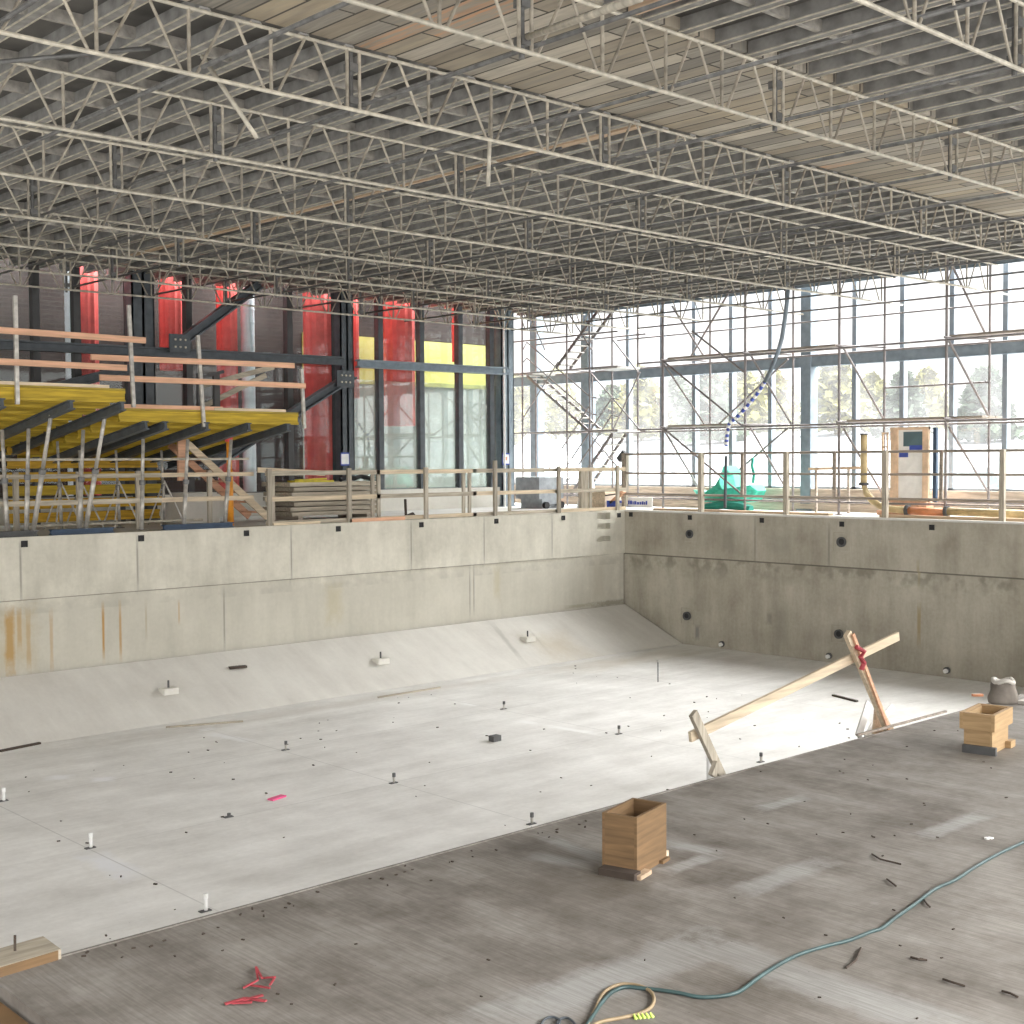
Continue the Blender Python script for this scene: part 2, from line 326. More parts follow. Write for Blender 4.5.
# left pool wall: three slots near the corner are real recesses; wall built as pieces round them
def wall_left():
    m = MB(); T = .45
    m.box((-4,YL+.045,ZF-.2),(XR,YL+T,-1.075))                         # lower lift, set back
    sx0, sx1 = 23.25, 23.72
    zs = [(-.20,-.04),(-.44,-.30),(-.74,-.62)]
    m.box((-4,YL,-1.075),(sx0,YL+T,0)); m.box((sx1,YL,-1.075),(XR,YL+T,0))
    cuts = [0] + [z for a, b in zs for z in (b, a)] + [-1.075]
    for i in range(0, len(cuts), 2): m.box((sx0,YL,cuts[i+1]),(sx1,YL+T,cuts[i]))
    m.box((sx0,YL+.16,-1.075),(sx1,YL+T,0))
    return m
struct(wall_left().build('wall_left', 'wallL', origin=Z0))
m = MB(); m.box((XR+.045,-3,ZF-.2),(XR+.45,YL+.45,-1.07)); m.box((XR,-3,-1.07),(XR+.45,YL+.45,0))
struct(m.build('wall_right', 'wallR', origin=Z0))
struct(MB().box((XR-.012,-3,-.03),(XR+.06,YL,.012)).build('trim_2', 'deck', origin=Z0))
m = MB(); m.box((-4,YL+.45,-.25),(XW+.2,YG+2.2,-.001)); m.box((XR+.45,-3,-.25),(XW+.2,YL+.45,-.001))
struct(m.build('floor_deck', 'deck', origin=Z0))
# square recesses along both walls
for i, x in enumerate((9.02,11.17,13.37,15.53,17.71,19.90,22.06,24.03)):
    m = MB(); h = .055
    z = -.118
    for a, b in (((x-h,z-h),(x-h+.012,z+h)),((x+h-.012,z-h),(x+h,z+h)),((x-h,z-h),(x+h,z-h+.012)),((x-h,z+h-.012),(x+h,z+h))): m.box((a[0],YL-.02,a[1]),(b[0],YL+.0,b[1]))
    m.box((x-h,YL-.006,z-h),(x+h,YL-.001,z+h))
    tag(m.build('wall_socket', 'black'), 'small square black form socket in the left pool wall, %s from the corner' % ORD[7-i], 'socket', 'square sockets along the pool walls')
for i, (y, z) in enumerate(((21.69,-.10),(19.81,-.124),(17.72,-.13),(15.63,-.15),(13.52,-.15))):
    m = MB(); h = .055; m.box((XR-.02,y-h,z-h),(XR,y+h,z+h)); m.box((XR-.028,y-h,z+h-.012),(XR-.02,y+h,z+h))
    tag(m.build('wall_socket', 'black'), 'small square black form socket in the right pool wall, %s from the corner' % ORD[i], 'socket', 'square sockets along the pool walls')
def sleeve(y, z, r, label):
    t = thing('pipe_sleeve', label, 'pipe sleeve', (XR, y, z), 'round sleeves in the right pool wall')
    m = MB(); m.cyl((XR-.05,y,z),(XR+.02,y,z),r,20); m.build('rim', 'dgrey', t)
    MB().cyl((XR-.056,y-.02,z+.01),(XR-.05,y-.02,z+.01),r*.62,16).build('cap', 'black', t)  # black disc paints in the shade of the open sleeve hole
    m = MB(); s = r*1.9
    for a, b in (((y-s,z-s),(y-s+.012,z+s)),((y+s-.012,z-s),(y+s,z+s)),((y-s,z-s),(y+s,z-s+.012)),((y-s,z+s-.012),(y+s,z+s))): m.box((XR-.008,a[0],a[1]),(XR,b[0],b[1]))
    m.build('form_edge', 'wallR', t)
for y, z, r, w in ((19.81,-.52,.1,'upper sleeve nearest the pool corner'),(15.63,-.535,.11,'upper sleeve further right along the wall'),(19.9,-2.49,.1,'lower sleeve nearest the pool corner'),(15.69,-2.53,.1,'lower sleeve beside the leaning stake top'),(11.4,-2.57,.1,'lower sleeve at the right photo edge')):
    sleeve(y, z, r, 'round pipe sleeve in the right pool wall, ' + w)
for y, z, w in ((18.855,-3.06,'nearest the corner'),(15.94,-3.03,'under the lower sleeve'),(13.17,-3.03,'nearest the brown sack')):
    t = thing('floor_inlet', 'small white fitting at the foot of the right pool wall, ' + w, 'pipe fitting', (XR, y, z), 'white fittings at the foot of the right wall')
    MB().cyl((XR-.03,y,z),(XR+.01,y,z),.07,14).build('ring', 'dgrey', t); MB().cyl((XR-.08,y,z-.01),(XR-.03,y,z-.01),.045,12).build('cap', 'white', t)

# ================================================================== CEILING formwork
XC0, XC1, YC0, YC1 = -5.0, 26.4, -5.0, 27.0  # soffit extended unseen behind the camera to cut sky light on the slab
TY = [5.56, 8.17, 10.65, 13.28, 15.78, 18.35, 20.84, 23.39, 25.42]
YB0, YB1 = 8.17, 10.65
m = MB(); m.box((XC0,YC0,5.50),(XC1,YB0,5.56)); m.box((XC0,YB1,5.50),(XC1,YC1,5.56)); struct(m.build('ceiling', 'plyd', origin=Z0))
struct(MB().box((XC0,YB0,5.385),(XC1,YB1,5.56)).build('ceiling_boards', 'boards', origin=Z0))
x = 9.357 - .535*24; k = 0
jm = {}
while x < XC1:
    for (a, b, nm) in ((YC0, YB0, 'near'), (YB1, YC1, 'far')):
        if nm not in jm:
            mm = MB(); 
            mm.bar((0,a,5.37),(0,b,5.37),.11,.02); mm.bar((-.03,a,5.44),(-.03,b,5.44),.012,.12); mm.bar((.03,a,5.44),(.03,b,5.44),.012,.12)
            o = mm.build('ceiling_joist', 'alu', origin=(0,(a+b)/2,5.355)); jm[nm] = (o, [MB().bar((q,a,5.358),(q,b,5.358),.014,.012).build('flange_lip', 'galvb', o) for q in (-.055,.055)])
        else:
            o = jm[nm][0].copy(); C.objects.link(o)
            for l in jm[nm][1]: c = l.copy(); C.objects.link(c); c.parent = o
        o.location.x = x
        tag(o, {'near': 'aluminium formwork joist under the soffit on the camera side of the bare boards', 'far': 'aluminium formwork joist under the soffit beyond the bare boards'}[nm], 'joist', {'near': 'soffit joists on the camera side of the bare boards', 'far': 'soffit joists beyond the bare boards'}[nm])
    x += .535; k += 1
# noggins between joists, running along the trusses
ys = [1.5, 4.4, 7.32] + [YB1+1.27*i+.02 for i in range(1, 13)]
for i, y in enumerate(ys):
    if min(abs(y-t) for t in TY) < .12: y += .25
    o = MB().box((XC0,y-.03,5.385),(XC1,y+.03,5.5)).build('soffit_runner', 'galv')
    tag(o, 'narrow metal runner crossing the soffit joists ' + ('on the camera side of the bare boards' if y < YB0 else 'beyond the bare boards'), 'runner', 'runners under the soffit, ' + ('camera side' if y < YB0 else 'far side'))
for yy, w in ((YB0-.02,'nearer'),(YB1+.02,'farther')):
    pass
tag(MB().box((12.1,YB1+.1,5.33),(12.22,24,5.40)).build('ceiling_timber', 'tany'), 'long tan timber among the metal joists beyond the bare boards', 'timber')
tag(MB().box((9.0,YC0,5.33),(9.12,YB0-.1,5.42)).build('ceiling_timber', 'tany'), 'long tan timber among the joists on the camera side', 'timber')
tag(MB().box((XC1,YC0,5.34),(XC1+.06,YC1,5.6)).build('soffit_edge_beam', 'steel2'), 'blue grey steel edge beam of the soffit along the window wall', 'beam')

# trusses
S0, SEC = .48, 3.66
OFF = (.07, .96, 1.84, 2.70, 3.58)
ZB, ZT = 4.75, 5.335
wh = {}
def part_copy(key, make, name, mat, root, loc):
    if key not in wh: wh[key] = make().build(name, mat, origin=Z0); o = wh[key]
    else: o = wh[key].copy(); C.objects.link(o)
    o.parent = root; o.location = Vector(loc) - ORG[root.name]; ORG[o.name] = Vector(loc); return o
for ti, y in enumerate(TY):
    t = thing('lattice_truss', 'galvanised lattice truss hung under the soffit, %s of nine from the camera' % ('nearest' if ti == 0 else 'farthest' if ti == 8 else ORD[ti]), 'truss', (1.8, y, ZB), 'lattice trusses under the soffit')
    m = MB(); m.cyl((1.9,y,ZB),(26.9,y,ZB),.021,8)
    m.build('bottom_chord', 'galvb', t, smooth=False)
    MB().cyl((1.9,y,ZT),(26.5,y,ZT),.019,8).build('top_chord', 'galvb', t)
    for s in range(7):
        xs = S0 + SEC*s
        for j, o in enumerate(OFF):
            if xs+o < 1.95: continue
            part_copy('post', lambda: MB().cyl((0,0,0),(0,0,ZT-ZB),.018,8), 'vertical_post', 'web', t, (xs+o, y, ZB))
            if j < 4:
                d = (OFF[j+1]-o); h = d/2-.05
                part_copy('ra%d' % j, lambda: MB().cyl((.07,0,0),(h,0,ZT-ZB),.015,6), 'diagonal_brace', 'web', t, (xs+o, y, ZB))
                part_copy('rb%d' % j, lambda: MB().cyl((d/2+.05,0,ZT-ZB),(d-.07,0,0),.015,6), 'diagonal_brace', 'web', t, (xs+o, y, ZB))
        if s >= 1:
            part_copy('splice', lambda: MB().cyl((0,.05,-.05),(0,.05,ZT-ZB+.04),.026,8).box((-.05,-.01,.38),(.05,.1,.46)).box((-.05,-.01,.06),(.05,.1,.13)), 'splice_post', 'dtube', t, (xs, y, ZB))
# tubes across the trusses
i = 0; x = 4.14-1.83
while x < 26:
    for (dz, dy0, dy1) in ((4.83, 2.0+(i % 3)*.9, 26.3-(i % 2)*.7),) + (((5.12, 11.5, 20.5),) if i % 4 == 1 else ()):
        o = MB().cyl((x+.12, dy0, dz), (x+.12+.05, dy1, dz), .021, 8).build('cross_tube', 'dtube', smooth=True)
        tag(o, 'dark scaffold tube running across the trusses towards the glazed wall', 'tube', 'dark cross tubes through the trusses')
    x += 1.83; i += 1
def roof_tube(p, q, label, mat='galv', r=.024): tag(MB().cyl(p, q, r, 8).build('loose_tube', mat, smooth=True), label, 'tube')
roof_tube(at(202,56,1,11.9), at(257,138,1,11.5), 'bright silver tube hanging at a slant from the trusses at upper left', 'galvb')
roof_tube(at(491,105,1,11.6), at(488,186,1,11.6), 'pale adjustable tube hanging upright through the third truss', 'galvb')
roof_tube(at(528,37,1,8.1), at(640,-2,1,5.3), 'shiny tube slanting up from the second truss at top centre', 'galvb', .028)
roof_tube(at(0,62,1,12.2), at(150,48,1,11.7), 'dark tube lying level among the trusses at the left edge', 'dtube')
roof_tube(at(663,208,1,13.4), at(693,183,1,13.0), 'short silver brace below the fourth truss right of centre', 'galvb')
roof_tube(at(800,242,1,15.9), at(850,205,1,13.4), 'silver brace between trusses at right, below the bare boards', 'galv')

# ================================================================== SIDE WALL (glazed) y = YG
def steel_col(x0, x1, y0, y1, z0, z1, label, mat='steel', notice=False):
    t = thing('steel_column', label, 'column', ((x0+x1)/2, (y0+y1)/2, z0))
    m = MB(); tf = .035
    m.box((x0,y0,z0),(x1,y0+tf,z1)); m.box((x0,y1-tf,z0),(x1,y1,z1)); m.box(((x0+x1)/2-.03,y0,z0),((x0+x1)/2+.03,y1,z1)); m.box((x0,y0,z0),(x0+.03,y1,z1)) ; m.box((x1-.03,y0,z0),(x1,y1,z1))
    m.build('shaft', mat, t)
    MB().box((x0-.06,y0-.06,z0),(x1+.06,y1+.06,z0+.03)).build('base_plate', mat, t)
    return t
steel_col(13.25,13.77,26.2,26.6,0,5.45,'dark steel column of the side wall behind the higher platform')
steel_col(18.72,19.10,26.2,26.6,0,5.45,'dark steel column in the middle of the side wall, paper notice on it')
steel_col(24.05,24.5,26.2,26.65,0,5.45,'blue grey steel column at the end of the glazed side wall','steel2')
def notice(x, y, z, label):
    t = thing('paper_notice', label, 'notice', (x, y, z))
    MB().box((x-.13,y-.012,z-.16),(x+.13,y-.008,z+.16)).build('tape', 'blue', t); MB().box((x-.11,y-.016,z-.125),(x+.11,y-.012,z+.125)).build('sheet', 'white', t)
    return t
p = at(345,459,1,26.17); notice(p.x, 26.18, p.z, 'white paper notice in blue tape on the middle side wall column')
p = at(506,459,1,26.17); t = notice(p.x, 26.18, p.z, 'white paper notice with orange mark, blue tape, on the end column'); MB().box((p.x-.03,26.16,p.z-.04),(p.x+.03,26.164,p.z+.06)).build('printed_mark', 'pipeo', t)
# mullions and glass of the side wall: three windows
win = [((8.0,13.25),(10.0,11.2,12.08),'window_1'), ((13.77,18.72),(14.69,17.35),'window_2'), ((19.1,24.05),(20.05,21.38,22.7,23.82),'window_3')]
for (a, b), mu, nm in win:
    t = thing(nm, None, None, ((a+b)/2, YG, 0), kind='structure')
    m = MB()
    for x in mu:
        w = .075
        m.box((x-w,YG-.16,.54),(x+w,YG+.02,5.4))
    m.box((a,YG-.1,.50),(b,YG+.02,.56)); m.build('window_frame', 'mulld' if nm != 'window_3' else 'steel', t)
    MB().box((a,YG-.04,3.3),(b,YG-.03,5.4)).build('upper_pane', 'glassL', t)
    MB().box((a,YG-.04,.54),(b,YG-.03,3.3)).build('lower_pane', 'glassD' if nm == 'window_3' else 'glassL', t)
m = MB(); m.box((8,26.3,0),(13.25,26.75,.54)); m.box((13.77,26.3,0),(18.72,26.75,.54)); m.box((19.1,26.3,0),(24.05,26.75,.54))
struct(m.build('wall_upstand', 'upstand', origin=Z0))
for x in (20.6,22.0,23.3): pass
tag(MB().cyl((23.95,26.0,0),(23.95,26.0,5.3),.03,10).build('white_pipe', 'white'), 'thin white pipe standing against the end column of the side wall', 'pipe')
def hb(p, q, label, w=.22, h=.22, mat='steel', plates=()):
    t = thing('steel_beam', label, 'beam', (Vector(p)+Vector(q))/2)
    MB().hbeam(p, q, w, h).build('beam_section', mat, t)
    for c in plates:
        m = MB(); m.box((c[0]-.25,c[1]-.02,c[2]-.2),(c[0]+.25,c[1]+.02,c[2]+.2))
        pl = m.build('gusset_plate', mat, t)
        mb = MB()
        for a in (-.12, 0, .12):
            for b in (-.08, .08): mb.cyl((c[0]+a,c[1]-.05,c[2]+b),(c[0]+a,c[1]-.02,c[2]+b),.025,6)
        mb.build('bolts', 'galvb', pl)
    return t
hb((8,26.1,3.62),(18.7,26.1,3.70),'long dark steel beam across the left part of the side wall',.2,.2,'steel')
hb((19.1,26.05,3.66),(24.2,26.05,3.68),'blue grey steel beam in front of the right panes of the side wall',.2,.2,'steel2')
hb((14.2,25.95,3.85),(16.3,25.95,5.35),'dark brace rising right from the gusset above the platform',.2,.22,'steel',((14.15,25.8,3.85),))
hb((18.9,25.95,3.38),(14.9,25.95,1.15),'dark brace falling left from the middle column behind the platform',.2,.22,'steel',((18.55,25.8,3.25),))
hb((9.2,25.95,2.2),(13.2,25.95,3.3),'dark brace behind the higher platform at the left edge',.2,.2,'steel')
# room beyond the glass
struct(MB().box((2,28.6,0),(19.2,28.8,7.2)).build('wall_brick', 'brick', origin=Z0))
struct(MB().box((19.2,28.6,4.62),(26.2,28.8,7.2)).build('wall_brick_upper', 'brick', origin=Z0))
struct(MB().box((19.2,28.6,0),(26.2,28.8,3.35)).build('wall_pale', 'cream', origin=Z0))
tag(MB().box((19.2,28.55,3.35),(25.6,28.8,4.62)).build('yellow_hoarding', 'lemon'), 'lemon yellow formwork panel seen through the side wall glass', 'panel')
for x, r, z0, z1, w in ((12.85,.27,0,6.4,'leftmost, behind the higher platform'),(14.95,.28,3.4,6.4,'short one above the gusset'),(16.4,.24,0,6.4,'between the platform end and the brace'),(19.05,.38,0,6.4,'widest, beside the middle column'),(20.17,.1,2.9,6.4,'thin one right of the middle column'),(21.6,.42,2.2,6.4,'broad one over the yellow panel'),(23.6,.1,4.0,6.4,'short thin one nearest the end column')):
    m = MB(); n = 24; ring = []
    pts = [(x+math.cos(2*math.pi*k/n)*r*(1+.06*math.sin(9*k)), 27.6+math.sin(2*math.pi*k/n)*r*(1+.06*math.sin(9*k))) for k in range(n)]
    i0 = 0; m.v += [Vector((a,b,z0)) for a, b in pts] + [Vector((a,b,z1)) for a, b in pts]
    m.f += [(k, (k+1) % n, n+(k+1) % n, n+k) for k in range(n)] + [tuple(range(n-1,-1,-1)), tuple(range(n,2*n))]
    tag(m.build('red_column', 'red'), 'red round column seen through the side wall glass, ' + w, 'column', 'red columns beyond the glass')
for x, w in ((12.45,'left of the leftmost red column'),(16.85,'right of the red column by the platform end')):  # pale bars added behind the panes as bright window reflections
    m = MB(); m.cyl((x,27.4,0),(x,27.4,6.3),.16,20)
    for k in range(20): m.cyl((x,27.4,.3*k+.1),(x,27.4,.3*k+.13),.168,20)
    tag(m.build('reflection_bar', 'silver', smooth=False), 'bright bar added as a window reflection, ' + w, 'reflection')

# ================================================================== WINDOW WALL x = XW
my = [29.2,24.26,23.03,21.92,20.71,19.49,17.08,15.83,14.6,13.36,12.1,10.85,9.6,8.35,7.1]
t = thing('window_4', None, None, (XW, 18, 0), kind='structure'); m = MB()
for y in my: m.box((XW-.02,y-.055,.54),(XW+.15,y+.055,8.5))
m.box((XW-.02,6,.5),(XW+.15,31,.58)); m.build('window_frame', 'mull', t)
MB().box((XW+.09,6,.54),(XW+.10,31,8.5)).build('pane', 'glassW', t)
for y, w in ((27.76,'leftmost, behind the stair tower'),(25.67,'second from the left, beside the stair flights'),(18.27,'alone in the middle of the window wall')):
    t = thing('steel_column', 'blue grey steel column of the window wall, ' + w, 'column', (XW-.1, y, 0), 'columns of the window wall')
    MB().hbeam((XW-.1,y,0),(XW-.1,y,8.5),.30,.28,(0,1,0),.05,.04).box((XW-.26,y-.14,0),(XW-.23,y+.14,8.5)).build('shaft', 'steel2', t)
    MB().box((XW-.32,y-.22,0),(XW+.12,y+.22,.04)).build('base_plate', 'steel2', t)
tag(MB().hbeam((XW-.12,6,3.61),(XW-.12,29.6,3.61),.2,.26).box((XW-.22,6,3.5),(XW-.2,29.6,3.72)).build('steel_beam', 'steel2'), 'long blue grey steel beam across the window wall', 'beam')
m = MB()
for k in range(3): m.box((XW-.28+.02*k,6,.18*k),(XW+.2,31,.18*k+.17))
struct(m.build('trim_sill', 'sill', origin=Z0))
# outside
m = MB(); prof = ((XW+.3,-.9),(44,-.9),(52,.6),(60,1.9),(74,3.0),(130,4.5))
for (a, za), (b, zb) in zip(prof[:-1], prof[1:]): m.quad((a,-40,za),(b,-40,zb),(b,130,zb),(a,130,za))
struct(m.build('ground', 'snow', origin=Z0))
def gz(x):
    for (a, za), (b, zb) in zip(prof[:-1], prof[1:]):
        if x <= b: return za+(zb-za)*(x-a)/(b-a)
rt = random.Random(3)
def tree(px, D, h, w, mat, label):
    p = at(px, 470, 0, D); x, y = D, p.y; g = gz(D)
    t = thing('tree', label, 'tree', (x, y, g), 'pale trees outside the windows')
    MB().cyl((x,y,g-.05),(x,y,g+h*.95),.16,8,.03).build('trunk', 'bark', t)
    m = MB()
    for k in range(1100):
        u = rt.random(); z = g + h*(.06+.94*u); rad = w*(1-u)**.7*(.3+.7*rt.random())+.1; a = rt.random()*6.283
        c = Vector((x+math.cos(a)*rad, y+math.sin(a)*rad, z)); sz_ = .2+.35*rt.random()
        d1 = Vector((rt.uniform(-1,1), rt.uniform(-1,1), rt.uniform(-.6,.6))).normalized()*sz_; d2 = d1.cross(Vector((rt.uniform(-1,1), rt.uniform(-1,1), rt.uniform(-1,1)))).normalized()*sz_*.6
        m.quad(c-d1, c-d2, c+d1, c+d2)
    m.build('foliage', mat, t)
for i, (px, h, w, mt, lab) in enumerate(((520,5,2.6,'tree1','left of the stair tower'),(556,5.5,2.8,'tree1','behind the stair tower'),(612,4.5,2.6,'tree2','just right of the stair tower'),(642,5,3.0,'tree1','yellowish, left of the first open bay'),(676,4.6,2.8,'tree2','grey green, behind the first open bay'),(708,4.4,2.4,'tree2','grey green, left of the dark hose'),(740,4.9,2.8,'tree1','directly left of the dark hose'),(772,5.2,3.0,'tree1','left of the middle column'),(836,4.8,2.9,'tree1','right of the middle column'),(872,4.0,2.0,'tree1','second to the right of the middle column'),(903,3.6,1.6,'tree2','small grey green one over the crate'),(926,3.9,2.0,'tree1','small one right over the crate'),(985,3.6,1.8,'tree2','at the far right pane'))):
    tree(px, 62+(i*5 % 12)*2.4, h, w, mt, 'pale tree outside the window wall, ' + lab)
def mound(px, py, D, w, h, mat, name, label, cat):
    p = at(px, py, 0, D); m = MB(); n = 9; r2 = random.Random(px)
    for i in range(n):
        for j in range(n):
            u, v = i/(n-1), j/(n-1); zz = h*max(0, math.sin(math.pi*u))**.6*max(0, math.sin(math.pi*v))**.6*(.75+.35*r2.random())
            m.v.append(Vector((D+(u-.5)*w*.7, p.y+(v-.5)*w, -.9+zz)))
    for i in range(n-1):
        for j in range(n-1): a = i*n+j; m.f.append((a, a+1, a+n+1, a+n))
    m.box((D-w*.34,p.y-w*.48,-.95),(D+w*.34,p.y+w*.48,-.89))
    tag(m.build(name, mat), label, cat)
mound(605,465,36,5,2.1,'lbl','covered_heap','pale blue sheeted heap outside behind the stair tower','heap')
mound(980,470,38,8,2.4,'lbl','covered_heap','pale blue sheeted heap outside at the far right','heap')
mound(690,480,47,6,1.8,'snow','snow_heap','white snow heap outside left of the green tarpaulin','heap')
mound(820,480,40,6,1.4,'snow','snow_heap','white snow heap outside right of the middle column','heap')
p = at(537,470,0,34); m = MB(); m.box((32.8,p.y-1.3,-.9),(35.2,p.y+1.3,.6)); i = len(m.v)
m.v += [Vector(v) for v in ((32.6,p.y-1.5,.6),(35.4,p.y-1.5,.6),(35.4,p.y+1.5,.6),(32.6,p.y+1.5,.6),(34,p.y,2.6))]; m.f += [(i,i+1,i+4),(i+1,i+2,i+4),(i+2,i+3,i+4),(i+3,i,i+4),(i+3,i+2,i+1,i)]
tag(m.build('marquee', 'white'), 'white peaked marquee tent outside beyond the corner', 'tent')

# ================================================================== SCAFFOLD by the window wall
XF, XB = 25.2, 26.3
t = thing('window_scaffold', 'tube scaffold standing on the deck along the window wall', 'scaffold', (XF, 16, 0))
fy = [21.46,18.91,16.33,13.75,11.2,8.65]; by = [23.27,20.83,18.32,15.86,13.36,10.9,8.4]
for y in fy: MB().cyl((XF,y,.02),(XF,y,5.45),.031,8).box((XF-.07,y-.07,0),(XF+.07,y+.07,.02)).build('standard', 'stube', t, smooth=False)
for y in by: MB().cyl((XB,y,.02),(XB,y,5.45),.028,8).box((XB-.07,y-.07,0),(XB+.07,y+.07,.02)).build('standard', 'stube', t)
for X, a, b, zs in ((XF,8,22.3,(.28,2.03,3.72,4.62)),(XB,8,24.0,(2.0,3.70,4.5,.3))):
    for z in zs: MB().cyl((X,a,z),(X,b,z),.020 if z > 4 else .024,8).build('ledger', 'stube', t)
for y in fy:
    for z in (2.08,3.77): MB().cyl((XF-.1,y,z),(XB+.1,y-.45,z),.022,8).build('transom', 'stube', t)
def dg(p, X0, q, X1, r=.026, mat='stube'): MB().cyl(at(*p,0,X0), at(*q,0,X1), r, 8).build('diagonal_brace', mat, t)
for p, X0, q, X1 in (((663,361),XF,(744,427),XF),((692,331),XF,(744,372),XF),((663,428),XF,(744,496),XF),((750,354),XF,(791,424),XB),((788,359),XB,(717,426),XB),((750,427),XF,(788,492),XB),((788,428),XB,(712,493),XB),
    ((843,347),XF,(884,420),XB),((949,341),XF,(989,417),XB),((951,263),XF,(985,333),XB),((843,428),XF,(884,496),XB),((949,427),XF,(988,492),XB),((664,364),XF,(707,428),XB),((664,430),XF,(700,490),XB),((745,265),XF,(690,358),XB),((672,306),XF,(705,358),XB)):
    dg(p, X0, q, X1)
MB().cyl(at(884,388,0,XB), at(989,382,0,XB), .022, 8).build('guard_rail', 'stube', t)
for ya, yb, z in ((13.75,11.2,3.78),(18.91,16.5,3.78),(21.4,19.0,3.78),(16.2,13.0,2.08),(21.4,19.5,2.08)):
    for k in range(3): MB().box((XF+.1+.3*k,yb,z),(XF+.36+.3*k,ya,z+.045)).build('deck_board', 'wy', t)
# stair tower
t = thing('stair_tower', 'tube scaffold stair tower beyond the pool corner', 'scaffold', (25.6, 25.3, 0))
for X, ylist in ((25.2,(26.6,24.85,24.0)),(26.3,(27.2,24.95,24.2))):
    for y in ylist: MB().cyl((X,y,.02),(X,y,5.5),.026,8).build('standard', 'stube', t)
    for z in (.3,2.03,3.7,4.6):
        MB().cyl((X,23.0,z),(X,27.2,z),.022,8).build('ledger', 'stube', t)
for y in (26.6,24.85,24.0):
    for z in (2.03,3.7): MB().cyl((25.2,y,z),(26.3,y,z),.022,8).build('transom', 'stube', t)
def flight(p, q, X, n, rail=True):
    a, b = at(*p,0,X), at(*q,0,X); f = None
    m = MB(); m.bar(a,b,.04,.07); m.bar(a+Vector((.55,0,0)),b+Vector((.55,0,0)),.04,.07); f = m.build('stair_flight', 'stube', t)
    m = MB()
    for k in range(n):
        c = a + (b-a)*((k+.5)/n); m.box((X,c.y-.1,c.z-.015),(X+.55,c.y+.1,c.z+.015))
    m.build('treads', 'galv', f)
    if rail:
        for dz in (.5, .95):
            m = MB(); m.tube([a+Vector((0,(.15 if a.y > b.y else -.15),dz*.8)), a+Vector((0,0,dz)), b+Vector((0,0,dz)), b+Vector((0,(-.25 if a.y > b.y else .25),dz-.05))], .019); m.build('hand_rail', 'stube', t)
flight((527,376),(590,432),25.45,10); flight((556,368),(600,308),25.5,9,False); flight((570,496),(612,434),25.5,9)
MB().box((25.3,23.1,3.66),(26.2,24.0,3.72)).build('landing', 'galv', t); MB().box((25.3,23.1,2.0),(26.2,24.0,2.06)).build('landing', 'galv', t); MB().box((25.3,26.3,3.66),(26.2,27.1,3.72)).build('landing', 'galv', t)
for p, q in (((545,350),(523,300)),((590,372),(640,430)),((613,430),(640,372)),((590,434),(620,470)),((522,420),(558,362)),((548,470),(590,405)),((560,300),(592,350)),((613,340),(638,372))):
    MB().cyl(at(*p,0,26.2),at(*q,0,25.25),.02,8).build('diagonal_brace', 'stube', t)

# hose hung in the scaffold
hp = [at(x,y,0,25.05) for x,y in ((788,288),(787,302),(785,318),(782,338),(778,352),(771,370),(765,382))]
t = thing('air_hose', 'blue grey hose hanging from the soffit, blue and white spiral lower down', 'hose', hp[-1])
MB().tube(hp, .05, 10).build('upper_hose', 'steel2', t, smooth=True)
hp2 = [at(x,y,0,25.05) for x,y in ((765,382),(757,394),(748,405),(738,416),(729,424),(727,436),(726,446))]
MB().tube(hp2, .042, 10).build('spiral_hose', 'blue', t, smooth=True, label='blue and white spiral part')
for a, b in zip(hp2[:-1], hp2[1:]):
    for u in (.1,.6): c = a+(b-a)*u; MB().cyl(c, c+(b-a)*.24, .046, 10).build('spiral_band', 'white', t)
tag(MB().cyl(at(725,508,0,24.5), at(726,456,0,24.5), .035, 10).box((24.4,19.2,0),(24.6,19.4,.01)).build('steel_post', 'steel'), 'dark upright post at the pool edge below the hanging hose', 'post')
# green tarpaulin heaps
m = MB(); g = [at(x,y,0,25.7) for x,y in ((693,490),(704,494),(712,489),(720,480),(726,466),(731,476),(736,487),(752,485),(755,491),(750,502),(735,503),(700,502))]
ctr = sum(g, Vector())/len(g)
lay = [[p+Vector((-.12*math.sin(k*2.1),0,0)) for k, p in enumerate(g)], [ctr+(p-ctr)*.55+Vector((-.32+.08*math.cos(k*1.7),0,-.02)) for k, p in enumerate(g)], [p+Vector((.45,0,-.0)) for p in g]]
n = len(g)
for L_ in lay: m.v += L_
m.f = [(k,n+k,n+(k+1)%n,(k+1)%n) for k in range(n)] + [tuple(n+k for k in range(n-1,-1,-1)), tuple(2*n+k for k in range(n))] + [(k,(k+1)%n,2*n+(k+1)%n,2*n+k) for k in range(n)]
tag(m.build('green_tarpaulin', 'green'), 'bright green tarpaulin draped in a peak on the deck below the hose', 'tarpaulin')
tag(MB().tube([at(x,y,0,25.75) for x,y in ((753,458),(752,466),(754,474),(753,483))], .035, 7).build('green_strip', 'green', smooth=True), 'narrow green sheet strip hanging right of the green tarpaulin peak', 'sheet')
p = at(726,503,0,25.3); m = MB(); m.tube([(25.3,p.y-.75,.06),(25.3,p.y-.4,.13),(25.3,p.y+.1,.15),(25.3,p.y+.6,.08)],.1,8)
tag(m.build('folded_tarpaulin', 'dgreen'), 'dark green rolled tarpaulin at the pool edge under the green peak', 'tarpaulin')

